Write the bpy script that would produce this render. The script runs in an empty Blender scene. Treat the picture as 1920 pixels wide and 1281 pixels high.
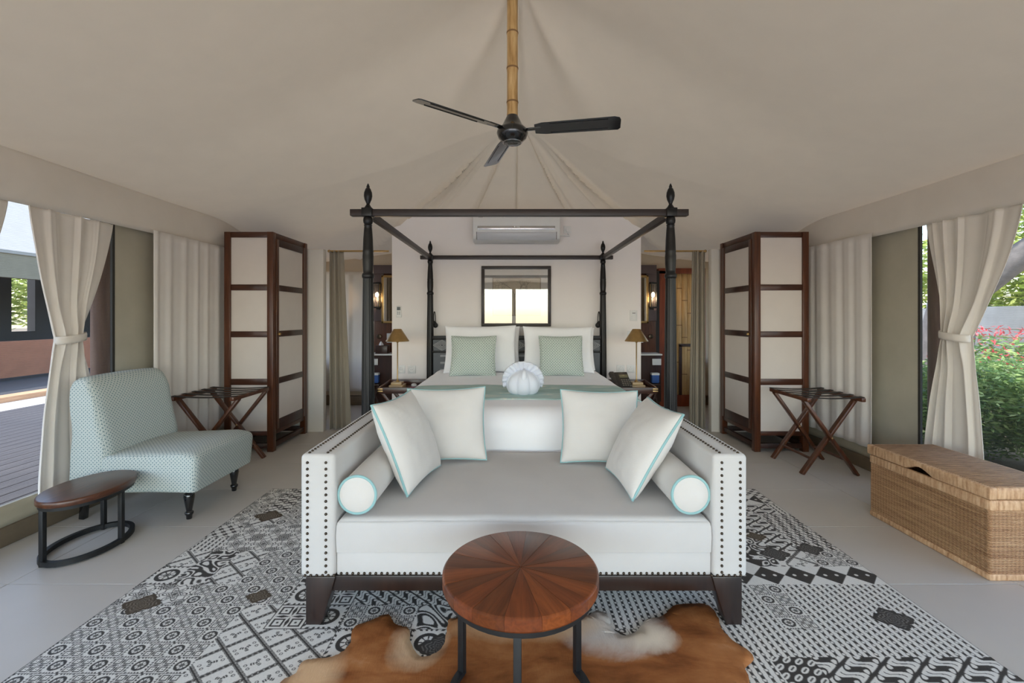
import bpy, bmesh, math, random
import numpy as np
from mathutils import Vector, Matrix, noise

random.seed(7)
rng = np.random.default_rng(11)
SC = bpy.context.scene
COL = SC.collection
PI = math.pi

# ------------------------------------------------------------------ camera
cam_data = bpy.data.cameras.new('camera')
cam_data.sensor_width = 36.0
cam_data.lens = 840.0 / 1920.0 * 36.0
cam_data.shift_x = -0.001
cam_data.shift_y = -0.0242
cam_data.clip_start = 0.05
cam_data.clip_end = 300
cam = bpy.data.objects.new('camera', cam_data)
cam.location = (0, 0, 1.26)
cam.rotation_euler = (PI / 2, 0, 0)
COL.objects.link(cam)
SC.camera = cam

# ------------------------------------------------------------------ sky, sun, exposure
world = bpy.data.worlds.new('world')
SC.world = world
world.use_nodes = True
wn = world.node_tree
wn.nodes.clear()
wo = wn.nodes.new('ShaderNodeOutputWorld')
wb = wn.nodes.new('ShaderNodeBackground')
sky = wn.nodes.new('ShaderNodeTexSky')
sky.sky_type = 'NISHITA'
sky.sun_disc = False
sky.sun_elevation = math.radians(66)
sky.sun_rotation = math.radians(200)
sky.dust_density = 1.3
sky.air_density = 1.2
sky.ozone_density = 1.0
wn.links.new(sky.outputs[0], wb.inputs[0])
wb.inputs[1].default_value = 0.55
wn.links.new(wb.outputs[0], wo.inputs[0])

sun_d = bpy.data.lights.new('sun', 'SUN')
sun_d.energy = 4.5
sun_d.angle = math.radians(1.0)
sun_d.color = (1.0, 0.95, 0.87)
sun = bpy.data.objects.new('sun', sun_d)
# light arrives from behind the camera, high up and a little from the left
sun.rotation_euler = (math.radians(20), math.radians(-23), 0)
COL.objects.link(sun)

SC.view_settings.view_transform = 'Standard'
SC.view_settings.look = 'None'
SC.view_settings.gamma = 1.0
SC.view_settings.use_curve_mapping = False
SC.view_settings.exposure = 1.38
SC.cycles.max_bounces = 10
SC.cycles.diffuse_bounces = 6
SC.cycles.transparent_max_bounces = 12
SC.cycles.sample_clamp_indirect = 6.0
SC.cycles.caustics_reflective = False
SC.cycles.caustics_refractive = False


def portal(name, loc, rot, sx, sy):
    d = bpy.data.lights.new(name, 'AREA')
    d.shape = 'RECTANGLE'
    d.size = sx
    d.size_y = sy
    d.cycles.is_portal = True
    o = bpy.data.objects.new(name, d)
    o.location = loc
    o.rotation_euler = rot
    COL.objects.link(o)


portal('sky_portal_front', (0.03, -3.08, 1.05), (PI / 2, 0, 0), 5.7, 2.1)
portal('sky_portal_left', (-2.98, 0.05, 1.05), (0, -PI / 2, 0), 1.7, 6.1)
portal('sky_portal_right', (3.06, 0.05, 1.05), (0, PI / 2, 0), 1.7, 6.1)


# ------------------------------------------------------------------ object helpers
def setp(o, label=None, cat=None, group=None, kind=None):
    if label:
        o['label'] = label
    if cat:
        o['category'] = cat
    if group:
        o['group'] = group
    if kind:
        o['kind'] = kind
    return o


def wloc(o):
    p = Vector((0, 0, 0))
    while o is not None:
        p += o.location
        o = o.parent
    return p


def thing(name, loc, label, cat, group=None):
    o = bpy.data.objects.new(name, None)
    o.empty_display_size = 0.05
    o.location = loc
    COL.objects.link(o)
    return setp(o, label, cat, group)


def copy_tree(o, parent=None):
    c = o.copy()
    COL.objects.link(c)
    if parent is not None:
        c.parent = parent
    for ch in list(o.children):
        copy_tree(ch, c)
    return c


def rotm(ax, ang):
    return Matrix.Rotation(ang, 4, ax)


class MB:
    """collects geometry in world coordinates and links it as one mesh object"""

    def __init__(s):
        s.v = []
        s.f = []
        s.uv = None

    def add(s, vs, fs, M=None):
        n = len(s.v)
        if M is not None:
            vs = [M @ Vector(p) for p in vs]
        s.v.extend([tuple(p) for p in vs])
        s.f.extend([tuple(i + n for i in f) for f in fs])
        return s

    def box(s, x0, x1, y0, y1, z0, z1, M=None):
        vs = [(x0, y0, z0), (x1, y0, z0), (x1, y1, z0), (x0, y1, z0), (x0, y0, z1), (x1, y0, z1), (x1, y1, z1), (x0, y1, z1)]
        fs = [(3, 2, 1, 0), (4, 5, 6, 7), (0, 1, 5, 4), (1, 2, 6, 5), (2, 3, 7, 6), (3, 0, 4, 7)]
        return s.add(vs, fs, M)

    def bar(s, a, b, w, d, up=(0, 0, 1)):
        """rectangular bar from a to b, w across, d along 'up'"""
        a = Vector(a)
        b = Vector(b)
        t = (b - a).normalized()
        up = Vector(up)
        side = t.cross(up).normalized()
        u = side.cross(t).normalized()
        vs = []
        for p in (a, b):
            for q in ((-1, -1), (1, -1), (1, 1), (-1, 1)):
                vs.append(p + side * (q[0] * w / 2) + u * (q[1] * d / 2))
        fs = [(3, 2, 1, 0), (4, 5, 6, 7), (0, 1, 5, 4), (1, 2, 6, 5), (2, 3, 7, 6), (3, 0, 4, 7)]
        return s.add(vs, fs)

    def tube(s, pts, r, n=8, closed=False, cap=True):
        pts = [Vector(p) for p in pts]
        m = len(pts)
        rr = r if isinstance(r, (list, tuple)) else [r] * m
        tang = []
        for i in range(m):
            if closed:
                t = pts[(i + 1) % m] - pts[i - 1]
            else:
                t = pts[min(i + 1, m - 1)] - pts[max(i - 1, 0)]
            if t.length < 1e-9:
                t = Vector((0, 0, 1))
            tang.append(t.normalized())
        up = Vector((0, 0, 1))
        if abs(tang[0].dot(up)) > 0.9:
            up = Vector((1, 0, 0))
        nrm = (up - tang[0] * up.dot(tang[0])).normalized()
        vs, fs = [], []
        for i in range(m):
            nrm = (nrm - tang[i] * nrm.dot(tang[i]))
            nrm.normalize()
            bi = tang[i].cross(nrm)
            for k in range(n):
                a = 2 * PI * k / n
                vs.append(pts[i] + (nrm * math.cos(a) + bi * math.sin(a)) * rr[i])
        for i in range(m if closed else m - 1):
            j = (i + 1) % m
            for k in range(n):
                l = (k + 1) % n
                fs.append((i * n + k, i * n + l, j * n + l, j * n + k))
        if cap and not closed:
            fs.append(tuple(range(n - 1, -1, -1)))
            fs.append(tuple((m - 1) * n + k for k in range(n)))
        return s.add(vs, fs)

    def lathe(s, prof, c, n=24, mod=None, M=None):
        """prof: (r, z) list, axis z through c; mod(a, r, z) -> r"""
        vs, fs = [], []
        m = len(prof)
        for (r, z) in prof:
            for k in range(n):
                a = 2 * PI * k / n
                q = mod(a, r, z) if mod else r
                vs.append((c[0] + q * math.cos(a), c[1] + q * math.sin(a), c[2] + z))
        for i in range(m - 1):
            for k in range(n):
                l = (k + 1) % n
                fs.append((i * n + k, i * n + l, (i + 1) * n + l, (i + 1) * n + k))
        if prof[0][0] > 1e-6:
            fs.append(tuple(range(n - 1, -1, -1)))
        if prof[-1][0] > 1e-6:
            fs.append(tuple((m - 1) * n + k for k in range(n)))
        return s.add(vs, fs, M)

    def prism(s, poly, vec, M=None):
        n = len(poly)
        vec = Vector(vec)
        vs = [Vector(p) for p in poly] + [Vector(p) + vec for p in poly]
        fs = [tuple(range(n - 1, -1, -1)), tuple(range(n, 2 * n))]
        for i in range(n):
            j = (i + 1) % n
            fs.append((i, j, n + j, n + i))
        return s.add(vs, fs, M)

    def grid(s, nu, nv, fn):
        vs = [fn(i / nu, j / nv) for j in range(nv + 1) for i in range(nu + 1)]
        fs = []
        w = nu + 1
        for j in range(nv):
            for i in range(nu):
                a = j * w + i
                fs.append((a, a + 1, a + w + 1, a + w))
        return s.add(vs, fs)

    def ball(s, c, r, nu=12, nv=8, M=None):
        rx, ry, rz = r if isinstance(r, (tuple, list)) else (r, r, r)
        vs, fs = [(c[0], c[1], c[2] - rz)], []
        for j in range(1, nv):
            p = -PI / 2 + PI * j / nv
            for k in range(nu):
                a = 2 * PI * k / nu
                vs.append((c[0] + rx * math.cos(p) * math.cos(a), c[1] + ry * math.cos(p) * math.sin(a), c[2] + rz * math.sin(p)))
        vs.append((c[0], c[1], c[2] + rz))
        top = len(vs) - 1
        for k in range(nu):
            l = (k + 1) % nu
            fs.append((0, 1 + l, 1 + k))
            for j in range(nv - 2):
                a = 1 + j * nu
                fs.append((a + k, a + l, a + nu + l, a + nu + k))
            a = 1 + (nv - 2) * nu
            fs.append((a + k, a + l, top))
        return s.add(vs, fs, M)

    def build(s, name, mat, parent=None, bevel=0.0, seg=2, smooth=True, angle=38, solid=0.0, label=None, cat=None, group=None, kind=None, uvfn=None):
        me = bpy.data.meshes.new(name)
        if parent is not None:
            org = wloc(parent)
        elif cat:
            a = np.array(s.v)
            org = Vector(((a[:, 0].min() + a[:, 0].max()) / 2, (a[:, 1].min() + a[:, 1].max()) / 2, a[:, 2].min()))
        else:
            org = Vector((0, 0, 0))
        vs = [(p[0] - org[0], p[1] - org[1], p[2] - org[2]) for p in s.v]
        me.from_pydata(vs, [], s.f)
        bm = bmesh.new()
        bm.from_mesh(me)
        bmesh.ops.recalc_face_normals(bm, faces=bm.faces)
        if bevel > 0:
            es = [e for e in bm.edges if len(e.link_faces) == 2 and e.calc_face_angle(0) > math.radians(40)]
            bmesh.ops.bevel(bm, geom=es, offset=bevel, segments=seg, affect='EDGES', profile=0.5, clamp_overlap=True)
        bm.to_mesh(me)
        bm.free()
        if uvfn:
            uv = me.uv_layers.new(name='uv')
            for lp in me.loops:
                c = me.vertices[lp.vertex_index].co
                uv.data[lp.index].uv = uvfn(c.x + org[0], c.y + org[1], c.z + org[2])
        if smooth:
            me.polygons.foreach_set('use_smooth', [True] * len(me.polygons))
            me.set_sharp_from_angle(angle=math.radians(angle))
        me.materials.append(mat)
        o = bpy.data.objects.new(name, me)
        if parent is not None:
            o.parent = parent
        else:
            o.location = org
        COL.objects.link(o)
        if solid:
            md = o.modifiers.new('thickness', 'SOLIDIFY')
            md.thickness = solid
            md.offset = 0
        return setp(o, label, cat, group, kind)


# ------------------------------------------------------------------ material helpers
def C(r, g, b):
    """sRGB 0-255 to linear"""
    out = []
    for v in (r, g, b):
        v /= 255.0
        out.append(v / 12.92 if v <= 0.04045 else ((v + 0.055) / 1.055) ** 2.4)
    return (out[0], out[1], out[2], 1.0)


class NT:
    def __init__(s, name):
        s.m = bpy.data.materials.new(name)
        s.m.use_nodes = True
        s.t = s.m.node_tree
        s.t.nodes.clear()
        s.out = s.n('ShaderNodeOutputMaterial')
        s.b = s.n('ShaderNodeBsdfPrincipled')
        s.link(s.b.outputs[0], s.out.inputs[0])

    def n(s, typ, **kw):
        nd = s.t.nodes.new(typ)
        for k, v in kw.items():
            setattr(nd, k, v)
        return nd

    def link(s, a, b):
        s.t.links.new(a, b)

    def coord(s, scale=(1, 1, 1), rot=(0, 0, 0), kind='Object'):
        tc = s.n('ShaderNodeTexCoord')
        mp = s.n('ShaderNodeMapping')
        mp.inputs['Scale'].default_value = scale
        mp.inputs['Rotation'].default_value = rot
        s.link(tc.outputs[kind], mp.inputs[0])
        return mp.outputs[0]

    def noise(s, vec, scale, detail=4, rough=0.55, dist=0.0):
        nd = s.n('ShaderNodeTexNoise')
        nd.inputs['Scale'].default_value = scale
        nd.inputs['Detail'].default_value = detail
        nd.inputs['Roughness'].default_value = rough
        nd.inputs['Distortion'].default_value = dist
        s.link(vec, nd.inputs['Vector'])
        return nd.outputs[0]

    def ramp(s, fac, stops):
        nd = s.n('ShaderNodeValToRGB')
        cr = nd.color_ramp
        while len(cr.elements) < len(stops):
            cr.elements.new(0.5)
        for e, (p, c) in zip(cr.elements, stops):
            e.position = p
            e.color = c
        s.link(fac, nd.inputs[0])
        return nd.outputs[0]

    def bump(s, h, strength=0.3, dist=0.01):
        nd = s.n('ShaderNodeBump')
        nd.inputs['Strength'].default_value = strength
        nd.inputs['Distance'].default_value = dist
        s.link(h, nd.inputs['Height'])
        s.link(nd.outputs[0], s.b.inputs['Normal'])

    def set(s, rough=0.5, metal=0.0, spec=0.5, coat=0.0, coat_rough=0.1, sheen=0.0):
        s.b.inputs['Roughness'].default_value = rough
        s.b.inputs['Metallic'].default_value = metal
        s.b.inputs['Specular IOR Level'].default_value = spec
        s.b.inputs['Coat Weight'].default_value = coat
        s.b.inputs['Coat Roughness'].default_value = coat_rough
        s.b.inputs['Sheen Weight'].default_value = sheen
        return s

    def color(s, c):
        if isinstance(c, tuple):
            s.b.inputs['Base Color'].default_value = c
        else:
            s.link(c, s.b.inputs['Base Color'])
        return s


def mix_c(c, k):
    return (min(1, c[0] * k), min(1, c[1] * k), min(1, c[2] * k), 1)


def m_plain(name, c, rough=0.5, metal=0.0, spec=0.5, coat=0.0, var=0.12, vscale=6, bump=0.0, bscale=60):
    t = NT(name)
    v = t.coord()
    t.color(t.ramp(t.noise(v, vscale), [(0.3, mix_c(c, 1 - var)), (0.7, mix_c(c, 1 + var))]))
    t.set(rough, metal, spec, coat)
    if bump:
        t.bump(t.noise(v, bscale, 3), bump, 0.004)
    return t.m


def m_wood(name, c_dark, c_mid, c_light, rough=0.35, axis='Z', scale=3.0, coat=0.15, spec=0.5):
    t = NT(name)
    st = {'X': (0.09, 1, 1), 'Y': (1, 0.09, 1), 'Z': (1, 1, 0.09)}[axis]
    v = t.coord(scale=st)
    a = t.noise(v, scale * 10, 6, 0.65, 0.6)
    t.color(t.ramp(a, [(0.25, c_dark), (0.5, c_mid), (0.78, c_light)]))
    t.set(rough, 0, spec, coat, 0.2)
    t.bump(a, 0.06, 0.002)
    return t.m


def m_cloth(name, c, rough=0.9, weave=420, var=0.05, bump=0.12, crinkle=0.0, transl=0.0, sheen=0.2):
    t = NT(name)
    v = t.coord()
    t.color(t.ramp(t.noise(v, 5, 3), [(0.3, mix_c(c, 1 - var)), (0.7, mix_c(c, 1 + var))]))
    t.set(rough, 0, 0.15, 0, 0.1, sheen)
    w = t.noise(v, weave, 2)
    if crinkle:
        mx = t.n('ShaderNodeMath', operation='MULTIPLY_ADD')
        t.link(t.noise(v, 9, 4, 0.6, 0.8), mx.inputs[0])
        mx.inputs[1].default_value = crinkle
        t.link(w, mx.inputs[2])
        w = mx.outputs[0]
    t.bump(w, bump, 0.003)
    if transl:
        tr = t.n('ShaderNodeBsdfTranslucent')
        tr.inputs[0].default_value = c
        ms = t.n('ShaderNodeMixShader')
        ms.inputs[0].default_value = transl
        t.link(t.b.outputs[0], ms.inputs[1])
        t.link(tr.outputs[0], ms.inputs[2])
        t.link(ms.outputs[0], t.out.inputs[0])
    return t.m


def new_image(name, arr):
    """arr: h x w x 3 sRGB floats; row 0 is the bottom row"""
    h, w = arr.shape[:2]
    im = bpy.data.images.new(name, w, h, alpha=False)
    px = np.ones((h, w, 4), np.float32)
    px[:, :, :3] = arr
    im.pixels.foreach_set(px.ravel())
    im.update()
    im.pack()
    return im


def m_image(name, im, kind='UV', scale=(1, 1, 1), box=False, rough=0.8, bump=0.0, spec=0.2, interp='Linear', sheen=0.0):
    t = NT(name)
    tx = t.n('ShaderNodeTexImage')
    tx.image = im
    tx.interpolation = interp
    if box:
        tx.projection = 'BOX'
        tx.projection_blend = 0.15
    t.link(t.coord(scale=scale, kind=kind), tx.inputs[0])
    t.color(tx.outputs[0])
    t.set(rough, 0, spec, sheen=sheen)
    if bump:
        t.bump(tx.outputs[0], bump, 0.002)
    return t.m


def m_emit(name, c, strength):
    t = NT(name)
    t.color(c)
    t.b.inputs['Emission Color'].default_value = c
    t.b.inputs['Emission Strength'].default_value = strength
    return t.m


def sstep(a, b, x):
    t = min(1.0, max(0.0, (x - a) / (b - a)))
    return t * t * (3 - 2 * t)


# ------------------------------------------------------------------ materials
CANVAS = C(215, 200, 178)
M_canvas = m_cloth('tent_canvas', CANVAS, weave=500, var=0.02, bump=0.05, crinkle=0.9, sheen=0.0, transl=0.022)
M_valance = m_cloth('valance_canvas', C(222, 213, 202), weave=500, var=0.03, bump=0.05, crinkle=0.5, sheen=0.0)
M_olive = m_cloth('olive_canvas', C(180, 174, 158), weave=500, var=0.05, bump=0.06, crinkle=1.0, sheen=0.0)
M_kick = m_cloth('kick_canvas', C(176, 168, 148), weave=500, var=0.06, bump=0.06, crinkle=1.0)
M_curb = m_plain('curb_wrap', C(112, 98, 80), 0.75, var=0.18, vscale=5, bump=0.1)
M_wall = m_plain('beige_wall', C(242, 237, 236), 0.85, spec=0.2, var=0.02, vscale=2, bump=0.03, bscale=120)
M_whitewall = m_plain('white_wall', C(214, 209, 202), 0.8, spec=0.2, var=0.02, vscale=2)
M_tile = m_plain('floor_tile', C(196, 191, 184), 0.42, spec=0.4, var=0.03, vscale=2.2)
M_grout = m_plain('grout', C(120, 114, 106), 0.9)
M_drape = m_cloth('white_drape', C(232, 225, 217), weave=380, var=0.03, bump=0.1, transl=0.22)
M_sheer = m_cloth('sheer_drape', C(230, 224, 219), weave=380, var=0.03, bump=0.1, transl=0.12)
M_greydrape = m_cloth('taupe_drape', C(152, 143, 129), weave=380, var=0.04, bump=0.1)
M_zip = m_plain('dark_zip', C(52, 50, 46), 0.8)
M_brownpost = m_wood('brown_post', C(86, 64, 52), C(112, 86, 72), C(130, 104, 88), 0.8, 'Z', 2, 0)

M_mahog = m_wood('mahogany', C(52, 25, 12), C(80, 41, 20), C(106, 60, 31), 0.34, 'Z', 3)
M_mahog_h = m_wood('mahogany_rail', C(44, 20, 11), C(68, 34, 18), C(90, 49, 27), 0.34, 'X', 3)
M_darkwood = m_wood('dark_wood', C(34, 16, 11), C(52, 27, 18), C(68, 38, 26), 0.4, 'Z', 3)
M_redwood = m_wood('red_wood', C(92, 36, 16), C(128, 54, 24), C(150, 74, 36), 0.4, 'Z', 3)
M_ebony = m_wood('ebony_bed', C(17, 16, 17), C(25, 24, 25), C(34, 33, 34), 0.34, 'Z', 2, 0.0, 0.3)
M_ebony_h = m_wood('ebony_rail', C(30, 22, 21), C(40, 30, 29), C(50, 39, 37), 0.42, 'X', 2, 0.05)
M_sofaleg = m_wood('espresso_wood', C(26, 18, 16), C(38, 25, 21), C(52, 34, 28), 0.33, 'Z', 2, 0.25)
M_walnut = m_wood('walnut_top', C(54, 29, 17), C(80, 44, 26), C(102, 60, 37), 0.35, 'Y', 4)
M_black = m_plain('black_iron', C(34, 34, 35), 0.5, 0.3, var=0.2, vscale=30, bump=0.05)
M_gloss = m_plain('gloss_black', C(17, 17, 19), 0.14, 0, 0.6, 0.4, var=0.1)
M_brass = m_plain('aged_brass', C(180, 148, 98), 0.32, 0.85, var=0.1, vscale=20)
M_chrome = m_plain('chrome', C(200, 200, 205), 0.15, 1.0, var=0.02)
M_bronze = m_plain('bronze_nail', C(74, 64, 54), 0.3, 0.8)
M_linen = m_cloth('cream_linen', C(212, 208, 204), weave=260, var=0.03, bump=0.16)
M_sofa = m_cloth('ivory_upholstery', C(198, 195, 193), weave=300, var=0.025, bump=0.12, crinkle=0.25)
M_cotton = m_cloth('white_cotton', C(249, 249, 252), weave=520, var=0.015, bump=0.08, crinkle=0.7)
M_towel = m_cloth('white_towel', C(230, 232, 240), weave=200, var=0.02, bump=0.25)
M_piping = m_cloth('teal_piping', C(146, 186, 188), weave=300, var=0.08)
M_panelcloth = m_cloth('wardrobe_panel', C(214, 205, 198), weave=300, var=0.02, bump=0.08)
M_plastic = m_plain('white_plastic', C(226, 226, 226), 0.35, var=0.01)
M_greyplastic = m_plain('grey_plastic', C(186, 190, 196), 0.4, var=0.02)
M_darkplastic = m_plain('dark_plastic', C(40, 38, 37), 0.45)
M_webbing = m_plain('black_webbing', C(40, 34, 31), 0.7, var=0.15, vscale=40)


def m_screen(name, c, fac, wave=True):
    t = NT(name)
    tr = t.n('ShaderNodeBsdfTransparent')
    df = t.n('ShaderNodeBsdfDiffuse')
    df.inputs[0].default_value = c
    ms = t.n('ShaderNodeMixShader')
    wv = t.n('ShaderNodeTexWave', bands_direction='Z')
    wv.inputs['Scale'].default_value = 24
    wv.inputs['Distortion'].default_value = 3.0
    wv.inputs['Detail'].default_value = 2
    wv.inputs['Detail Scale'].default_value = 1.2
    t.link(t.coord(scale=(1, 0.5, 1.4)), wv.inputs[0])
    mr = t.n('ShaderNodeMapRange')
    mr.inputs[3].default_value = fac - 0.04
    mr.inputs[4].default_value = fac + 0.04
    t.link(wv.outputs[1], mr.inputs[0])
    t.link(mr.outputs[0], ms.inputs[0])
    t.link(tr.outputs[0], ms.inputs[1])
    t.link(df.outputs[0], ms.inputs[2])
    t.link(ms.outputs[0], t.out.inputs[0])
    return t.m


M_screen = m_screen('insect_mesh', C(58, 60, 64), 0.56)


def m_glass(name):
    t = NT(name)
    tr = t.n('ShaderNodeBsdfTransparent')
    gl = t.n('ShaderNodeBsdfGlossy')
    gl.inputs['Roughness'].default_value = 0.0
    fr = t.n('ShaderNodeFresnel')
    fr.inputs[0].default_value = 1.5
    mu = t.n('ShaderNodeMath', operation='MULTIPLY')
    mu.inputs[1].default_value = 4.0
    ms = t.n('ShaderNodeMixShader')
    t.link(fr.outputs[0], mu.inputs[0])
    t.link(mu.outputs[0], ms.inputs[0])
    t.link(tr.outputs[0], ms.inputs[1])
    t.link(gl.outputs[0], ms.inputs[2])
    t.link(ms.outputs[0], t.out.inputs[0])
    return t.m


M_glass = m_glass('clear_glass')
M_mirror = m_plain('mirror_silver', C(225, 228, 228), 0.03, 1.0, var=0.0)
# ================================================================== ROOM SHELL
# floor: slab with recessed joints, each 1.19 x 0.58 m tile a part
fl = MB().box(-2.95, 3.05, -3.05, 7.0, -0.12, -0.004).build('floor', M_grout, kind='structure')
xs = [-2.95, -2.38, -1.19, 0.0, 1.19, 2.38, 3.05]
ys = [2.11 + 0.58 * k for k in range(-8, 9)]
tile_cache = {}
for i in range(len(xs) - 1):
    for j in range(len(ys) - 1):
        w = xs[i + 1] - xs[i]
        key = round(w, 3)
        cx, cy = (xs[i] + xs[i + 1]) / 2, (ys[j] + ys[j + 1]) / 2
        if key not in tile_cache:
            t = MB().box(cx - w / 2 + .0016, cx + w / 2 - .0016, cy - .2884, cy + .2884, -.008, 0).build('tile', M_tile, bevel=.001, seg=1)
            me = t.data
            for v in me.vertices:
                v.co.x -= cx
                v.co.y -= cy
            tile_cache[key] = me
            t.parent = fl
            t.location = (cx, cy, 0)
        else:
            o = bpy.data.objects.new('tile', tile_cache[key])
            o.parent = fl
            o.location = (cx, cy, 0)
            COL.objects.link(o)

# ceiling: one sagging tent roof hung from a peak over the fan
_yk = [-3.3, -2.0, -0.5, 1.0, 2.2, 2.97, 3.5, 4.0, 4.6, 5.2, 6.0, 7.1]
_zk = [2.25, 2.50, 2.82, 3.12, 3.36, 3.50, 3.20, 2.97, 2.71, 2.50, 2.32, 2.24]
_yt = np.linspace(-3.6, 7.4, 1101)
_zt = np.interp(_yt, _yk, _zk)
_kern = np.ones(25) / 25
_zs = np.convolve(np.pad(_zt, 12, mode='edge'), _kern, mode='valid')
PLEATS = [(-.93, .034, .030), (-.86, .022, .016), (-.74, .03, .020), (-.64, .022, .012), (-.36, .018, .016), (0.0, .010, .008),
          (.44, .018, .018), (.52, .03, .012), (.74, .03, .018), (.86, .022, .018), (.95, .034, .028)]


def ridge(y):
    return float(np.interp(y, _yt, _zs))


def roofz(x, y):
    x0 = x - 0.04
    ax = abs(x0)
    eave = 2.175 - 0.13 * sstep(4.1, 5.0, y)
    P = ridge(y)
    w = 1.15 * max(0.0, min(1.0, (y - 3.95) / 1.25))
    t = max(0.0, min(1.0, (2.87 - ax) / (2.87 - w)))
    # the slack of the cloth: steep near the peak, shallow at the eaves
    S = t ** 1.4
    z = eave + (P - eave) * S
    # tension creases running from the peak down to the corners
    dy, r = y - 2.97, math.hypot(x0, y - 2.97)
    if r > .02:
        th = math.atan2(ax, dy)
        fall = min(1, r / .3) * math.exp(-r / 1.1)
        z -= .055 * fall * math.exp(-((th - .80) / .17) ** 2)
        z += .03 * fall * math.exp(-((th - .45) / .18) ** 2)
        z -= .045 * fall * math.exp(-((th - .10) / .10) ** 2)
    if 4.02 < y < 6.2:
        a = x0 / (y - 3.86)
        k = min(1.0, (y - 4.02) / .5)
        for (ai, wd, am) in PLEATS:
            z -= 2.6 * am * k * math.exp(-((a - ai) / wd) ** 2)
    return z


def axis(parts):
    out = []
    for (a, b, st) in parts:
        n = max(1, round((b - a) / st))
        out += [a + (b - a) * i / n for i in range(n)]
    out.append(parts[-1][1])
    return out


gx = axis([(-2.83, -1.5, .06), (-1.5, 1.58, .016), (1.58, 2.95, .06)])
gy = axis([(-3.0, 2.2, .08), (2.2, 3.9, .04), (3.9, 5.3, .014), (5.3, 5.45, .035), (5.45, 7.0, .08)])
cb = MB()
cb.add([(x, y, roofz(x, y)) for y in gy for x in gx],
       [(j * len(gx) + i, j * len(gx) + i + 1, (j + 1) * len(gx) + i + 1, (j + 1) * len(gx) + i) for j in range(len(gy) - 1) for i in range(len(gx) - 1)])
ceil = cb.build('ceiling', M_canvas, kind='structure', angle=80)
# stitched seams of the rear slope
for a in (-.36, 0.0, .44):
    pts = []
    for k in range(24):
        y = 4.05 + 1.2 * k / 23
        x = .04 + a * (y - 3.86)
        pts.append((x, y, roofz(x, y) - .0055))
    MB().tube(pts, .0028, 5).build('seam', M_canvas, ceil)

# ---- side walls: curb, canvas kick strip, screen window, olive canvas, valance
def side(sgn, xi, name, n_win, n_trim, yz):
    """xi: inner face of the curb"""
    def X(d):
        return xi + sgn * d
    lo = lambda a, b: (min(X(a), X(b)), max(X(a), X(b)))
    MB().box(*lo(0, .2), -3.0, 5.1, 0, .105).build('baseboard_' + name, M_curb, bevel=.006, kind='structure')
    wl = MB()
    # canvas kick strip above the curb, then the full olive wall past the screen
    wl.box(*lo(.025, .05), -3.0, yz + .02, .105, .217)
    wl.box(*lo(.05, .075), yz + .018, 5.1, .105, 2.2)
    wl.build('wall_' + name, M_olive, kind='structure')
    MB().grid(40, 3, lambda u, v: (X(.022 - .012 * math.sin(u * 40) * .25 * (1 - v)), -3.0 + 8.0 * u, .1 + .12 * v)).build('trim_%d' % (n_trim + 1), M_kick, kind='structure', solid=.004)
    win = MB()
    win.box(*lo(.050, .066), yz, yz + .020, .2, 1.95)
    w = win.build('window_%d' % n_win, M_zip, kind='structure')
    MB().grid(60, 20, lambda u, v: (X(.06 + .006 * math.sin(5 * u + 3 * v)), -3.0 + (yz + 3.01) * u, .2 + 1.75 * v)).build('mesh_screen', M_screen, w)
    # valance: a canvas band hanging from the eave, with a slight belly
    vb = 1.895
    MB().grid(120, 8, lambda u, v: (X(-.012 - .014 * math.sin(PI * v) + .006 * math.sin(u * 23 + v * 2)), -3.0 + 7.95 * u,
                                   vb + .006 * math.sin(u * 9) + (2.205 - vb + (-.13 * sstep(4.1, 5.0, -3.0 + 7.95 * u))) * v)).build('trim_%d' % n_trim, M_valance, kind='structure', solid=.005)
    # piped seam where the valance meets the roof
    return w


side(-1, -2.78, 'left', 1, 1, 3.165)
side(1, 2.9, 'right', 2, 3, 3.245)

# rear walls of the tent behind the bathroom strip
MB().box(-2.95, 3.05, 6.45, 6.55, 0, 2.4).build('wall_rear', M_canvas, kind='structure')
MB().box(-2.95, 3.05, 6.38, 6.45, 0, .13).build('baseboard_rear', M_curb, bevel=.004, kind='structure')
for nm, nw, xa, xb in (('left', 3, -2.86, -2.80), ('right', 4, 2.92, 2.98)):
    w = MB().box(xa, xb, 4.95, 6.5, 0, .7).box(xa, xb, 4.95, 6.5, 1.95, 2.25)
    w.box(xa, xb, 4.95, 5.15, .7, 1.95).box(xa, xb, 6.35, 6.5, .7, 1.95)
    w.build('wall_rear_' + nm, M_canvas, kind='structure')
    wi = MB().box(xa, xb, 5.13, 5.16, .7, 1.95).box(xa, xb, 6.34, 6.37, .7, 1.95).build('window_%d' % nw, M_zip, kind='structure')  # side openings added to let daylight brighten the bath strip
    MB().grid(8, 8, lambda u, v: ((xa + xb) / 2, 5.15 + 1.2 * u, .7 + 1.25 * v)).build('mesh_screen', M_screen, wi)

# partition behind the bed, corners clipped to the roof line
pl = []
for k in range(31):
    x = -1.405 + 2.89 * k / 30
    pl.append((x, 5.2, min(roofz(x, 5.2), roofz(x, 5.3)) + .015 - (.10 if k in (0, 30) else .03 if k in (1, 29) else 0)))
MB().prism([(-1.405, 5.2, 0), (1.485, 5.2, 0)] + pl[::-1], (0, .1, 0)).build('wall_back', M_wall, kind='structure')
# the short white return walls behind the wardrobes
MB().box(-2.8, -2.075, 4.9, 4.98, 0, 2.0).build('wall_inner_left', M_whitewall, bevel=.004, kind='structure')
MB().box(2.17, 2.92, 4.9, 4.98, 0, 2.0).build('wall_inner_right', M_whitewall, bevel=.004, kind='structure')

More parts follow.
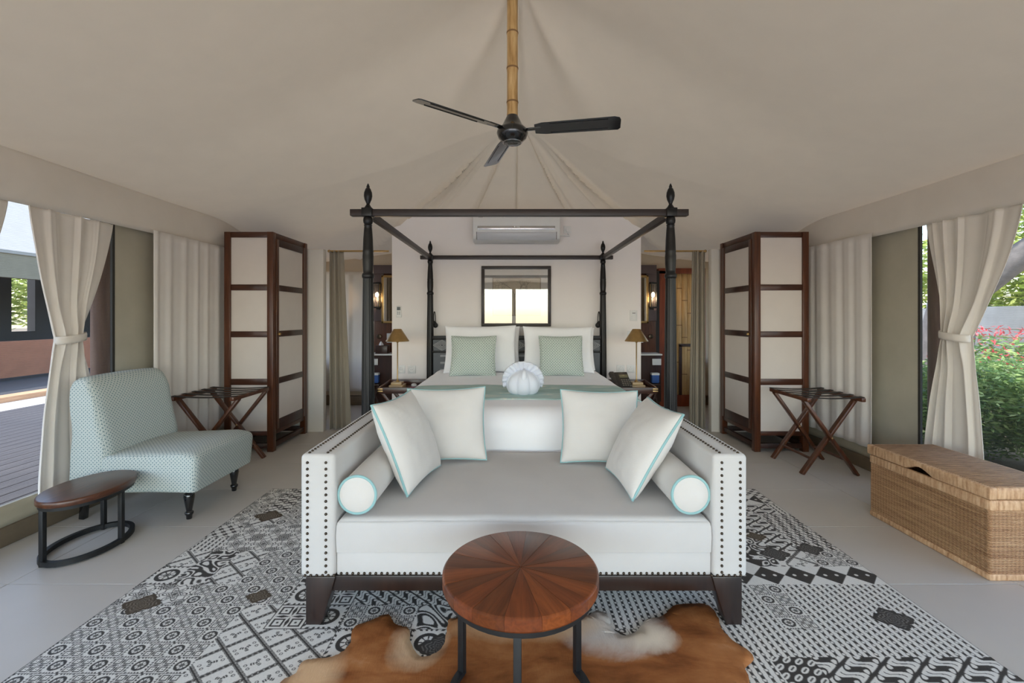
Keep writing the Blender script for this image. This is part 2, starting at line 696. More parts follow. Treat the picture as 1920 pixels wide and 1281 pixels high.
# unseen overhang added outside both long walls to keep sun patches off the floor
for nm, xa, xb in (('roof_sun_block', -2.8, -3.85), ('roof_sun_block', 2.93, 3.98)):
    MB().grid(6, 30, lambda u, v: (xa + (xb - xa) * u, -3.3 + 9.9 * v, 2.21 - .02 * u)).build(nm, M_canvas, kind='structure', solid=.006)
# unseen canopy added in front to cut the sky light on the settee
MB().grid(30, 8, lambda u, v: (-3.85 + 7.83 * u, -3.0 - 1.5 * v, 2.24 - .03 * v)).build('roof_sky_block', M_canvas, kind='structure', solid=.006)
# front of the tent, behind the camera: valance, middle post, folded-back side cloths
fr = MB()
fr.box(-2.85, 2.98, -3.04, -3.0, 2.08, 2.6)
fr.box(-.03, .08, -3.06, -2.98, 0, 2.1)
fr.build('wall_front', M_valance, kind='structure')

# ================================================================== OUTSIDE
M_soil = m_plain('garden_soil', C(112, 98, 78), 0.95, var=0.3, vscale=9, bump=0.3)
M_sand = m_plain('pale_ground', C(196, 191, 182), 0.9, var=0.06, vscale=2)
M_deck = m_wood('weathered_deck', C(50, 46, 45), C(66, 61, 59), C(82, 76, 73), 0.7, 'Y', 2, 0)
M_decks = m_wood('weathered_deck_edge', C(160, 118, 84), C(186, 142, 104), C(204, 162, 124), 0.7, 'Y', 2, 0)
MB().box(-60, 60, -60, 60, -.5, -.16).build('ground', M_soil, kind='structure')
MB().box(-9, 9, -12, -3.06, -.3, -.1).build('bounce_floor', M_sand, kind='structure')  # unseen pale ground, added to bounce sunlight up to the ceiling

# left: boarded deck, every board a part
dk = MB().box(-6.55, -3.0, -3.0, 8.6, -.12, .03).build('deck_floor', m_plain('deck_frame', C(50, 44, 40), .9), kind='structure')
bmesh_board = None
nb = 25
for k in range(nb):
    x0 = -3.02 - k * .14
    if bmesh_board is None:
        o = MB().box(-.0665, .0665, -2.5, 8.6, 0, .025).build('plank', M_deck, bevel=.003, seg=1)
        bmesh_board = o.data
    else:
        o = bpy.data.objects.new('plank', bmesh_board)
        COL.objects.link(o)
    o.parent = dk
    o.location = (x0 - .07, 0, .03)
MB().box(-7.5, -7.25, -2.5, 12, -.12, .11).build('deck_kerb', M_decks, bevel=.01, kind='structure')
MB().box(-7.25, -6.55, -2.5, 12, -.2, .03).build('path', M_sand, kind='structure')

# neighbouring tent across the deck
M_nroof = m_plain('neighbour_canvas', C(150, 148, 141), .9, var=.04)
M_nfascia = m_plain('neighbour_fascia', C(128, 122, 104), .9, var=.06)
M_nterra = m_plain('terracotta_panel', C(150, 98, 70), .8, var=.1)
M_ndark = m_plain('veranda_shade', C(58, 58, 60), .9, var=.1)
nt = thing('neighbour_tent', (-11.0, 9.0, 0), 'neighbouring tent with pale canvas roof and dark veranda across the deck', 'tent')
MB().prism([(-9.2, 2.0, 2.42), (-9.2, 20, 2.42), (-12.5, 20, 4.6), (-12.5, 2.0, 4.6)], (0, 0, .06)).build('roof', M_nroof, nt)
MB().box(-9.35, -9.22, 2.0, 20, 1.98, 2.44).build('fascia', M_nfascia, nt)
for y in (5.0, 7.7, 10.6, 13.6):
    MB().tube([(-9.4, y, 0), (-9.4, y, 2.0)], .11, 10).build('post', M_ndark, nt)
for y in (3.7, 6.35, 9.15, 12.1, 15):
    MB().box(-9.5, -9.42, y - 1.2, y + 1.2, .12, .80).build('low_panel', M_nterra, nt)
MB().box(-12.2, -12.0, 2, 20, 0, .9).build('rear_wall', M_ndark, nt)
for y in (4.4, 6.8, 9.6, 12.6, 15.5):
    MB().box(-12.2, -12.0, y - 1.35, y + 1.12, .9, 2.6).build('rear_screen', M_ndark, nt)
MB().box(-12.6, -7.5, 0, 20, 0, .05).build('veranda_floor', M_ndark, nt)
# round verandah post just outside the left screen
MB().tube([(-3.2, 3.48, -.1), (-3.2, 3.48, 2.2)], .062, 16).build('veranda_post', M_brownpost, label='brown round post standing outside the left mesh window', cat='post')
MB().tube([(3.42, 3.61, -.2), (3.42, 3.61, 2.2)], .06, 16).build('veranda_post', M_brownpost, label='grey-brown post outside the right mesh window by the hedge', cat='post')

# right: grey plank fence
M_conc = m_plain('fence_concrete', C(212, 202, 188), .9, var=.12, vscale=3, bump=.1)
M_concpost = m_plain('fence_post_pale', C(196, 196, 194), .9, var=.06)
fn = thing('garden_fence', (8.4, 8, -.16), 'weathered grey garden fence of wide boards between pale posts', 'fence')
for k in range(7):
    y = 3.2 + k * 1.9
    MB().box(8.28, 8.42, y - .08, y + .08, -.16, 1.52 + .02 * (k % 2)).build('fence_post', M_concpost, fn, bevel=.01)
    if k < 6:
        for q in range(4):
            z0 = -.12 + q * .39
            MB().box(8.34, 8.40 + .008 * (q % 2), y + .08, y + 1.82, z0, z0 + .375 + .006 * ((k + q) % 3)).build('plank', M_conc, fn, bevel=.006, seg=1)
# thin tan string tied along the fence
MB().tube([(8.2, 3, .93), (8.2, 14.5, .90)], .012, 5).build('fence_string', m_plain('tan_string', C(196, 160, 120), .8), fn)


def leaves(mb, c, rad, n, size, flat=.35, shell=.35):
    """leaf blades scattered through an ellipsoid, denser at its surface"""
    d = rng.normal(size=(n, 3))
    d /= np.linalg.norm(d, axis=1)[:, None]
    r = (shell + (1 - shell) * rng.random(n)) ** .6
    p = np.array(c) + d * r[:, None] * np.array(rad)
    a = rng.normal(size=(n, 3))
    a[:, 2] *= flat
    a /= np.linalg.norm(a, axis=1)[:, None]
    b = np.cross(a, d + .4 * rng.normal(size=(n, 3)))
    b /= np.linalg.norm(b, axis=1)[:, None]
    L = size * (.6 + .8 * rng.random(n))[:, None]
    tip, sd = a * L, b * L * .28
    q = np.stack([p - tip, p + sd, p + tip, p - sd], 1).reshape(-1, 3)
    base = len(mb.v)
    mb.v.extend(map(tuple, q))
    mb.f.extend([(base + 4 * i, base + 4 * i + 1, base + 4 * i + 2, base + 4 * i + 3) for i in range(n)])


def m_leaf(name, c1, c2, c3):
    t = NT(name)
    geo = t.n('ShaderNodeNewGeometry')
    t.color(t.ramp(geo.outputs['Random Per Island'], [(0.1, c1), (0.55, c2), (0.95, c3)]))
    t.set(.45, 0, .4)
    tr = t.n('ShaderNodeBsdfTranslucent')
    tr.inputs[0].default_value = c3
    ms = t.n('ShaderNodeMixShader')
    ms.inputs[0].default_value = .3
    t.link(t.b.outputs[0], ms.inputs[1])
    t.link(tr.outputs[0], ms.inputs[2])
    t.link(ms.outputs[0], t.out.inputs[0])
    return t.m


M_hedge = m_leaf('hedge_leaf', C(58, 90, 46), C(98, 134, 70), C(164, 188, 116))
M_crown = m_leaf('crown_leaf', C(98, 120, 48), C(146, 164, 72), C(190, 200, 110))
M_flower = m_leaf('red_petal', C(190, 44, 52), C(214, 70, 78), C(232, 120, 120))
M_bark = m_plain('grey_bark', C(120, 112, 106), .95, var=.25, vscale=7, bump=.5, bscale=25)
M_stem = m_plain('shrub_stem', C(92, 76, 56), .9)
hedge_lab = ['low leafy hedge shrub outside the right window beside the tied curtain',
             'leafy hedge shrub outside the right window, second from the front',
             'hedge shrub seen through the gap left of the right-hand tied curtain',
             'far hedge shrub behind the olive canvas on the right side',
             'hedge shrub standing close outside the right window near the rattan chest']
for k, (x, y, h, r) in enumerate([(4.75, 4.6, .86, .60), (4.9, 3.55, .92, .62), (4.55, 5.75, 1.0, .62), (4.8, 6.9, 1.0, .62), (4.3, 2.6, .70, .55)]):
    s = thing('hedge_shrub', (x, y, -.16), hedge_lab[k], 'shrub', 'hedge outside the right window')
    mb = MB()
    leaves(mb, (x, y, h * .42), (r, .66, h * .52), 7000, .033)
    leaves(mb, (x, y, h * .72), (r * .8, .55, h * .30), 3000, .03)
    mb.build('foliage', M_hedge, s, kind='stuff', smooth=False)
    mb = MB()
    leaves(mb, (x - .1, y, .16), (r * .9, .6, .34), 3000, .03)
    mb.build('lower_foliage', M_hedge, s, kind='stuff', smooth=False)
    st = MB()
    for q in range(7):
        a = random.uniform(0, 6.28)
        rr = random.uniform(.05, .4)
        st.tube([(x + .05 * math.cos(a), y + .05 * math.sin(a), -.16), (x + rr * .6 * math.cos(a), y + rr * .6 * math.sin(a), .3), (x + rr * math.cos(a), y + rr * math.sin(a), h * .8)], [.012, .009, .004], 5)
    st.build('stems', M_stem, s, kind='stuff')
for k, (x, y, z) in enumerate([(5.85, 5.45, .80), (6.3, 4.55, .74)]):
    s = thing('flowering_shrub', (x, y, -.16), ['red-flowering bush behind the hedge in front of the grey fence', 'red-flowering bush at the outer edge, nearer than its twin behind the hedge'][k], 'shrub')
    mb = MB()
    leaves(mb, (x, y, z - .25), (.6, .6, .5), 2200, .05)
    mb.build('foliage', M_hedge, s, kind='stuff', smooth=False)
    mb = MB()
    leaves(mb, (x, y, z), (.62, .62, .36), 800, .03, 1.0, .7)
    mb.build('blossoms', M_flower, s, kind='stuff', smooth=False)
# leaning tree by the fence
tr = thing('garden_tree', (7.2, 7.6, -.16), 'large grey-barked tree with a forked leaning trunk inside the fence', 'tree')
MB().tube([(7.15, 7.5, -.2), (7.1, 7.35, .9), (7.15, 7.2, 1.7), (7.35, 7.1, 2.5), (7.6, 7.0, 3.4), (7.7, 6.9, 5)], [.42, .34, .31, .27, .24, .2], 14).build('trunk', M_bark, tr)
MB().tube([(7.2, 7.2, 1.55), (7.5, 6.8, 2.05), (7.7, 6.3, 2.5), (7.8, 5.6, 3.1)], [.22, .19, .16, .12], 10).build('branch', M_bark, tr)
mb = MB()
for (c, r_) in (((7.9, 7.0, 5.0), (1.8, 1.8, 1.1)), ((7.9, 5.6, 4.2), (1.3, 1.3, .8))):
    leaves(mb, c, r_, 3000, .13)
mb.build('crown', M_crown, tr, kind='stuff', smooth=False)
tl = ['yellow-green tree crown beyond the fence beside the leaning trunk', 'yellow-green tree seen through the slit left of the right tied curtain', 'pale green tree far beyond the fence at the outer edge', 'green tree glimpsed behind the neighbouring tent through its open veranda', 'farther green tree behind the neighbouring tent, beyond the first']
for k, (x, y, z, r_) in enumerate([(12.2, 10.6, 2.5, 1.7), (12.0, 15.0, 2.4, 2.0), (12.6, 6.9, 2.6, 1.7), (-16.5, 12.5, 2.0, 2.2), (-16.5, 17.5, 2.0, 2.2)]):
    s = thing('garden_tree', (x, y, -.16), tl[k], 'tree')
    mb = MB()
    leaves(mb, (x, y, z), (r_, r_, 1.9), 6000, .12)
    mb.build('crown', M_crown, s, kind='stuff', smooth=False)
    MB().tube([(x, y, -.2), (x + .1, y, 1.0), (x, y + .1, 2.2)], [.16, .13, .1], 8).build('trunk', M_bark, s)
# ================================================================== BED
bed = thing('four_poster_bed', (.04, 3.97, 0), 'dark four-poster bed with fluted posts, pineapple finials and open canopy rails', 'bed')
BX0, BX1, BY0, BY1 = -.935, 1.016, 2.89, 5.06


def flute(a, r, z):
    return r * (1 - .085 * (0.5 + 0.5 * math.cos(14 * a)))


for (x, y) in ((BX0, BY0), (BX1, BY0), (BX0, BY1), (BX1, BY1)):
    m = MB()
    # squared fluted shaft, then turned neck, ring, ball
    m.lathe([(.043, .004), (.043, .12), (.042, .4), (.040, .8), (.036, 1.2), (.032, 1.515)], (x, y, 0), 56, flute)
    m.lathe([(.030, 1.505), (.037, 1.512), (.0385, 1.524), (.036, 1.536), (.030, 1.542), (.031, 1.56), (.0335, 1.60), (.0345, 1.65), (.0325, 1.672),
             (.0345, 1.68), (.0325, 1.69), (.030, 1.76), (.026, 1.82), (.0235, 1.845), (.027, 1.85), (.0225, 1.855), (.0285, 1.865), (.031, 1.88),
             (.0285, 1.896), (.021, 1.906)], (x, y, 0), 28)
    p = m.build('bed_post', M_ebony, bed, angle=50)
    f = MB().lathe([(.020, 1.955), (.024, 1.962), (.018, 1.972), (.010, 1.985), (.013, 1.995), (.022, 2.015), (.0265, 2.038), (.025, 2.06), (.017, 2.083),
                    (.009, 2.093), (.011, 2.098), (.0085, 2.104), (.006, 2.112), (.0, 2.122)], (x, y, 0), 24)
    f.build('finial', M_ebony, p, angle=60)
    MB().box(x - .034, x + .034, y - .034, y + .034, 1.903, 1.958).build('post_block', M_ebony, p, bevel=.004)
for y in (BY0, BY1):
    MB().box(BX0 - .11, BX1 + .11, y - .024, y + .024, 1.908, 1.95).build('canopy_rail', M_ebony_h, bed, bevel=.003)
for x in (BX0, BX1):
    MB().box(x - .02, x + .02, BY0 + .03, BY1 - .03, 1.905, 1.948).build('canopy_rail', M_ebony_h, bed, bevel=.003)
for x in (BX0, BX1):
    MB().box(x - .02, x + .02, BY0 + .04, BY1 - .04, .18, .34).build('side_rail', M_ebony, bed, bevel=.004)
MB().box(BX0 + .04, BX1 - .04, BY0 - .02, BY0 + .02, .18, .34).build('foot_rail', M_ebony, bed, bevel=.004)
# headboard: frame, carved diamond frieze, slatted panel
hb = MB().box(BX0 + .03, BX1 - .03, BY1 - .012, BY1 + .018, .30, 1.0).build('headboard', m_plain('charcoal_panel', C(62, 66, 74), .4, var=.08), bed)
MB().box(BX0 + .03, BX1 - .03, BY1 - .03, BY1 + .02, 1.0, 1.045).build('head_rail', M_ebony, hb, bevel=.004)
MB().box(BX0 + .03, BX1 - .03, BY1 - .026, BY1 - .01, .855, .878).build('head_rail', M_ebony, hb, bevel=.003)
M_slat = m_plain('pale_slat', C(140, 142, 146), .35, var=.05)
fz = MB()
n_d = 9
wd = (BX1 - BX0 - .06) / n_d
for k in range(n_d):
    cx = BX0 + .03 + wd * (k + .5)
    for q in range(4):
        s_ = 1 - q * .24
        hx, hz = wd * .47 * s_, .058 * s_
        for (a, b) in (((-hx, 0), (0, hz)), ((0, hz), (hx, 0)), ((hx, 0), (0, -hz)), ((0, -hz), (-hx, 0))):
            fz.bar((cx + a[0], BY1 - .017, .939 + a[1]), (cx + b[0], BY1 - .017, .939 + b[1]), .006, .007, (0, 1, 0))
fz.build('carved_frieze', M_slat, hb, kind='stuff')
for x0, x1 in ((-.86, -.62), (-.30, .30), (.70, .94)):
    for z in (.82, .74, .66):
        MB().box(x0 + .04, x1 - .04, BY1 - .024, BY1 - .012, z - .012, z + .012).build('headboard_slat', M_slat, hb, bevel=.003)
# mattress under the covers
MB().box(BX0 + .06, BX1 - .06, BY0 + .03, BY1 - .05, .33, .63).build('mattress', M_cotton, bed, bevel=.04, seg=3)

# ---- bedspread draped over the mattress
HW, CXB, YF, YB, ZT = .925, .04, 2.80, 5.0, .662


def drape(s, R, drop):
    """arc-length s outward from the flat edge -> (outward, down)"""
    if s <= 0:
        return s, 0.0
    L = R * PI / 2
    if s < L:
        a = s / R
        return R * math.sin(a), R * (1 - math.cos(a))
    return R + .012 * min(1, (s - L) / .2), R + min(s - L, drop)


def spread(u, v, off=0.0):
    """u across, arc length from centre line; v along, arc length from back to front"""
    R, RF = .10, .13
    fx = HW - R
    su = abs(u) - fx
    ox, dz = drape(su, R, .9)
    x = math.copysign(fx + ox, u) if su > 0 else u
    fy = (YF + RF)
    sv = fy - v
    oy, dzf = drape(sv, RF, .9)
    y = fy - oy if sv > 0 else v
    down = math.hypot(dz, dzf) if (dz > 0 and dzf > 0) else dz + dzf
    down = min(down, max(dz, dzf) + .05)
    z = ZT - down
    flat = max(0, 1 - (abs(x) / HW) ** 4)
    z += .012 * flat + .004 * noise.noise((x * 5, y * 5, 0))
    if dz > R or dzf > RF:
        x += math.copysign(.012 * math.sin(y * 11) * min(1, dz / .3), u) if dz > R else 0
        y -= .006 * math.sin(x * 9) if dzf > RF else 0
    nx, ny = (1 if u > 0 else -1) * min(1, dz / R), min(1, dzf / RF)
    nz = max(0.0, 1 - max(abs(nx), ny))
    return (CXB + x + off * nx, y - off * ny, z + off * max(nz, .2))


US = HW + .36
MB().grid(96, 110, lambda a, b: spread(-US + 2 * US * a, (YF - .36) + (YB - YF + .36) * b)).build(
    'bedspread', M_cotton, angle=180, solid=.006, label='white bedspread over the four-poster bed mattress, hanging at the foot', cat='bedspread')

# teal ikat runner across the foot
ti = NT('ikat_runner')
vc = ti.coord(scale=(.7, 3.2, 1))
n1 = ti.noise(vc, 3.2, 5, .6, 1.6)
ti.color(ti.ramp(n1, [(.30, C(154, 186, 182)), (.44, C(176, 204, 200)), (.57, C(194, 214, 208)), (.64, C(230, 231, 220)), (.70, C(172, 200, 195))]))
ti.set(.85, 0, .2)
ti.bump(ti.noise(ti.coord(), 320, 2), .15, .002)
MB().grid(90, 20, lambda a, b: spread(-(US - .02) + 2 * (US - .02) * a, 3.14 + .66 * b, .006)).build(
    'bed_runner', ti.m, angle=180, solid=.004, label='teal ikat-patterned runner laid across the white bedspread', cat='runner')


# ------------------------------------------------------------------ cushions
def cushion(name, base, right, up, w, h, t, mat, label, cat, group=None, pipe=None, sag=.06, seed=0, one=True, ears=.0):
    """base: bottom-edge centre; right / up: edge directions"""
    R_ = Vector(right).normalized()
    U = Vector(up)
    U = (U - R_ * U.dot(R_)).normalized()
    N = R_.cross(U)
    base = Vector(base)

    def outline(a, b):
        x = w / 2 * a * (1 - sag * (1 - b * b))
        y = h / 2 * b * (1 - sag * (1 - a * a))
        return x, y

    def pt(a, b, sd):
        x, y = outline(a, b)
        q = max(0, (1 - a * a) * (1 - b * b))
        th = t / 2 * q ** .42
        th *= 1 + .10 * noise.noise((a * 1.6 + seed, b * 1.6, sd * 3))
        th += .006 * q ** .3 * noise.noise((a * 5 + seed, b * 4, sd * 2 + 7))
        return base + R_ * x + U * (y + h / 2) + N * (sd * th)

    n = 28
    ax = [math.sin(PI / 2 * (2 * i / n - 1)) for i in range(n + 1)]
    m = MB()
    for sd in (1, -1):
        m.add([pt(ax[i], ax[j], sd) for j in range(n + 1) for i in range(n + 1)],
              [(j * (n + 1) + i, j * (n + 1) + i + 1, (j + 1) * (n + 1) + i + 1, (j + 1) * (n + 1) + i) for j in range(n) for i in range(n)])
    # weld the seam
    seen, remap, nv = {}, [], []
    for p in m.v:
        k = (round(p[0], 5), round(p[1], 5), round(p[2], 5))
        if k not in seen:
            seen[k] = len(nv)
            nv.append(p)
        remap.append(seen[k])
    m.v = nv
    fs, got = [], set()
    for f in m.f:
        g = tuple(dict.fromkeys(remap[i] for i in f))
        if len(g) > 2 and frozenset(g) not in got:
            got.add(frozenset(g))
            fs.append(g)
    m.f = fs
    if pipe is None:
        return m.build(name, mat, angle=180, label=label, cat=cat, group=group)
    root = thing(name, base, label, cat, group)
    m.build('cover', mat, root, angle=180)
    ring = []
    for (a0, b0, a1, b1) in ((-1, -1, 1, -1), (1, -1, 1, 1), (1, 1, -1, 1), (-1, 1, -1, -1)):
        for k in range(14):
            f = k / 14
            a, b = a0 + (a1 - a0) * f, b0 + (b1 - b0) * f
            x, y = outline(a * .995, b * .995)
            ring.append(base + R_ * x + U * (y + h / 2))
    MB().tube(ring, .0062, 7, closed=True).build('piping', pipe, root, angle=180)
    return root


# four white bed pillows: two backs, two fronts
wp = 'white bed pillows against the headboard'
cushion('bed_pillow', (-.30, 4.905, .672), (1, .02, 0), (0, .18, 1), .76, .49, .12, M_cotton, 'white pillow on the lamp-and-remote side, hidden rear one of its pair', 'pillow', wp, seed=1, sag=.05)
cushion('bed_pillow', (.52, 4.905, .672), (1, -.02, 0), (0, .18, 1), .76, .47, .12, M_cotton, 'white pillow on the telephone side, rear one of its pair peeking out', 'pillow', wp, seed=2, sag=.05)
cushion('bed_pillow', (-.345, 4.675, .675), (1, .0, .012), (0, .33, 1), .77, .515, .165, M_cotton, 'front white pillow behind the patterned cushion on the remote side of the bed', 'pillow', wp, seed=3, sag=.06)
cushion('bed_pillow', (.475, 4.675, .675), (1, -.0, -.01), (0, .33, 1), .75, .505, .165, M_cotton, 'front white pillow behind the patterned cushion on the telephone side of the bed', 'pillow', wp, seed=4, sag=.06)


# small woven pattern shared by two cushions and the slipper chair (flat print)
def basket_tile(bg, fg, n=128):
    a = np.zeros((n, n, 3), np.float32)
    # bones laid alternately across and along, like a pinwheel weave
    c = n // 8
    Y, X = np.mgrid[0:n, 0:n].astype(np.float32)
    on = np.zeros((n, n), bool)
    for j in range(-1, 9):
        for i in range(-1, 9):
            p, q = (X - (i + .5) * c) / c, (Y - (j + .5) * c) / c
            if (i + j) % 2:
                p, q = q, -p
            on |= ((np.abs(q) < .20) & (np.abs(p) < .62)) | ((np.abs(q + .10 * np.sign(p)) < .30) & (np.abs(np.abs(p) - .36) < .20))
    g = 1 + .06 * rng.standard_normal((n, n, 1))
    a[:] = np.array(bg) / 255
    a[on] = np.array(fg) / 255
    return np.clip(a * g, 0, 1)


im_chair = new_image('twill_weave', basket_tile((112, 134, 141), (204, 210, 206)))
im_cush = new_image('twill_weave_green', basket_tile((104, 128, 118), (218, 224, 216)))
M_chairfab = m_image('twill_fabric', im_chair, 'Object', (11.0, 11.0, 11.0), box=True, rough=.85, bump=.1)
M_cushfab = m_image('twill_fabric_green', im_cush, 'Object', (9.5, 9.5, 9.5), box=True, rough=.85, bump=.1)
cushion('patterned_cushion', (-.398, 4.42, .678), (1, 0, 0), (.02, .36, 1), .455, .41, .15, M_cushfab, 'green-and-white patterned cushion on the remote side of the bed, before a white pillow', 'cushion', 'patterned cushions on the bed', pipe=M_cushfab, seed=5)
cushion('patterned_cushion', (.482, 4.42, .678), (1, 0, 0), (-.03, .36, 1), .44, .41, .15, M_cushfab, 'green-and-white patterned cushion on the telephone side of the bed, before a white pillow', 'cushion', 'patterned cushions on the bed', pipe=M_cushfab, seed=6)

# folded towel ornament: lobed ball with a pleated fan behind it and a knot in front
tw = thing('folded_towel', (.077, 3.42, .674), 'white towel folded into a lobed shell shape on the teal runner', 'towel')


def lobe(a, r, z):
    # four lobes meet at the front in deep clefts
    return r * (.84 + .16 * abs(math.sin(3.5 * (a + PI / 2) + PI / 2)) ** .6)


MB().lathe([(0, .002), (.075, .0), (.112, .014), (.130, .05), (.131, .09), (.113, .13), (.078, .16), (.03, .178), (0, .180)], (.077, 3.40, .674), 84, lobe).build('lobed_body', M_towel, tw, angle=180)


def fan(u, v):
    a = -.35 + (PI + .7) * u
    r = .05 + .108 * v
    wv = .016 * math.sin(26 * u * PI) * v
    return (.075 + math.cos(a) * r * 1.0, 3.455 - .05 * v + wv - .03 * math.sin(a) * v, .775 + math.sin(a) * r * .93)


MB().grid(96, 8, fan).build('pleated_fan', M_towel, tw, angle=180, solid=.010)
MB().tube([(.078, 3.305, .775), (.080, 3.295, .81), (.082, 3.31, .845), (.084, 3.37, .862)], [.012, .019, .017, .009], 10).build('knot', M_towel, tw, angle=180)

# ================================================================== NIGHTSTANDS, LAMPS, PHONE
def nightstand(sgn, x0, x1, label):
    t = thing('nightstand', ((x0 + x1) / 2, 4.76, 0), label, 'table', 'folding tray nightstands beside the bed')
    y0, y1, z = 4.55, 4.98, .49
    MB().box(x0 + .012, x1 - .012, y0 + .012, y1 - .012, z, z + .016).build('tray_floor', M_mahog_h, t, bevel=.002)
    tray = [(x0, x1, y0, y0 + .014, .05), (x0, x1, y1 - .014, y1, .075)]
    for (a, b, c, d, h) in tray:
        MB().box(a, b, c, d, z - .012, z + h).build('tray_side', M_mahog_h, t, bevel=.003)
    for (a, b) in ((x0, x0 + .014), (x1 - .014, x1)):
        MB().prism([(a, y0, z - .012), (a, y1, z - .012), (a, y1, z + .075), (a, (y0 + y1) / 2, z + .058), (a, y0, z + .05)], (b - a, 0, 0)).build('tray_side', M_mahog_h, t, bevel=.002)
    for x in (x0, x1):
        s_ = 1 if x == x0 else -1
        for zz in (z + .012, z + .034):
            m = MB()
            m.box(min(x - s_ * .003, x + s_ * .05), max(x - s_ * .003, x + s_ * .05), y0 - .003, y0 + .003, zz - .006, zz + .006)
            m.build('brass_corner', M_brass, t, bevel=.001)
    for y in (y0 + .05, y1 - .05):
        MB().bar((x0 + .03, y, z - .01), (x1 - .03, y + .0, .0), .035, .022, (0, 1, 0)).build('leg', M_mahog, t, bevel=.003)
        MB().bar((x1 - .03, y + .024, z - .01), (x0 + .03, y + .024, .0), .035, .022, (0, 1, 0)).build('leg', M_mahog, t, bevel=.003)
    return t


nightstand(-1, -1.372, -.955, 'brown wooden tray nightstand holding a brass lamp and notepad, remote side of the bed')
nightstand(1, 1.045, 1.47, 'brown wooden tray nightstand holding a brass lamp and black telephone')
M_lampblock = m_wood('blond_block', C(150, 122, 84), C(178, 150, 108), C(200, 174, 132), .45, 'X', 3)


def table_lamp(x, y, label):
    z = .506
    t = thing('table_lamp', (x, y, z), label, 'lamp', 'brass bedside table lamps')
    MB().box(x - .074, x + .074, y - .074, y + .074, z, z + .038).build('base', M_lampblock, t, bevel=.004)
    MB().box(x - .056, x + .056, y - .056, y + .056, z + .038, z + .066).build('base', M_lampblock, t, bevel=.004)
    MB().lathe([(.022, z + .066), (.022, z + .072), (.010, z + .084), (.0062, z + .10), (.0062, z + .475), (.012, z + .485), (.019, z + .497), (.020, z + .505), (.012, z + .51), (.006, z + .52)], (x, y, 0), 16).build('stem', M_brass, t)
    zb, zt = 1.0, 1.128
    MB().lathe([(.120, zb), (.122, zb + .004), (.042, zt), (.039, zt + .002), (.037, zt), (.117, zb + .003)], (x, y, 0), 40).build('shade', M_brass, t, angle=50)
    b = MB().ball((x, y, 1.045), (.022, .022, .03), 12, 8).build('bulb', m_emit('lamp_bulb_%d' % int(x * 100), (1, .78, .5, 1), 4), t)
    l = bpy.data.lights.new('lamp_light', 'POINT')
    l.energy = 1.2
    l.color = (1, .72, .45)
    l.shadow_soft_size = .03
    o = bpy.data.objects.new('lamp_light', l)
    o.parent = t
    o.location = (0, 0, 1.005 - z)
    COL.objects.link(o)
    MB().bar((x - .04, y, zt - .004), (x + .04, y, zt - .004), .004, .003).build('spider', M_brass, t)


table_lamp(-1.222, 4.74, 'brass table lamp with conical shade on the nightstand with the notepad')
table_lamp(1.306, 4.74, 'brass table lamp with conical shade on the nightstand with the telephone')

# desk telephone
ph = thing('desk_telephone', (1.14, 4.66, .506), 'black desk telephone with keypad on the wooden nightstand', 'telephone')
Rz = Matrix.Translation((1.128, 4.655, .506)) @ rotm('Z', math.radians(14))
MB().prism([(-.075, -.075, 0), (-.075, .075, 0), (-.075, .075, .165), (-.075, .055, .172), (-.075, -.078, .022)], (.165, 0, 0), Rz).build('body', M_darkplastic, ph, bevel=.005)
ang = math.atan2(.15, .133)
Pl = Rz @ Matrix.Translation((.02, -.078, .022)) @ rotm('X', ang)
MB().box(-.038, .06, .128, .165, .001, .004, Pl).build('display', m_plain('phone_display', C(112, 106, 80), .3), ph, bevel=.001)
for r_ in range(4):
    for c_ in range(3):
        MB().box(-.034 + c_ * .026, -.016 + c_ * .026, .028 + r_ * .022, .041 + r_ * .022, .001, .005, Pl).build('key', m_plain('phone_key', C(118, 112, 100), .5) if (r_, c_) == (0, 0) else bpy.data.materials['phone_key'], ph, bevel=.001, seg=1)
for c_ in range(4):
    MB().box(.046, .058, .02 + c_ * .024, .034 + c_ * .024, .001, .004, Pl).build('key', bpy.data.materials['phone_key'], ph)
Hn = Rz @ Matrix.Translation((-.092, -.05, .03)) @ rotm('X', ang)
m = MB()
m.box(-.024, .024, -.015, .175, .008, .028, Hn)
m.box(-.024, .024, -.015, .04, -.010, .030, Hn)
m.box(-.024, .024, .125, .178, -.010, .030, Hn)
m.build('handset', M_darkplastic, ph, bevel=.006)
MB().tube([Rz @ Vector((-.09, -.05, .03)), Rz @ Vector((-.11, -.09, .008)), Rz @ Vector((-.06, -.1, .006)), Rz @ Vector((.0, -.085, .01))], .004, 6).build('cord', M_darkplastic, ph)

np_ = thing('notepad', (-1.06, 4.66, .506), 'white notepad with a magenta cover strip on the lamp nightstand', 'notepad')
MB().box(-1.12, -1.0, 4.60, 4.72, .506, .514).build('pages', m_plain('paper', C(226, 222, 216), .8), np_)
MB().box(-1.095, -.985, 4.655, 4.735, .514, .518).build('cover', m_plain('magenta_cover', C(158, 62, 112), .6), np_)
MB().lathe([(.028, 0), (.032, .004), (.030, .02), (.018, .028), (0, .03)], (-1.075, 4.86, .506), 20).build('ring_dish', M_plastic, label='small white oval dish at the back of the lamp nightstand', cat='dish')
MB().box(1.27, 1.42, 4.585, 4.64, .506, .511).build('key_card', m_plain('tan_card', C(196, 150, 118), .7), label='tan card lying at the front of the telephone nightstand', cat='card', bevel=.001)
# ================================================================== SETTEE AT THE FOOT OF THE BED
SX0, SX1, SY0, SY1 = -.865, .953, 1.82, 2.74
st_ = thing('settee', (.044, 2.26, 0), 'ivory backless settee with square nail-studded arms and dark tapered legs', 'sofa')


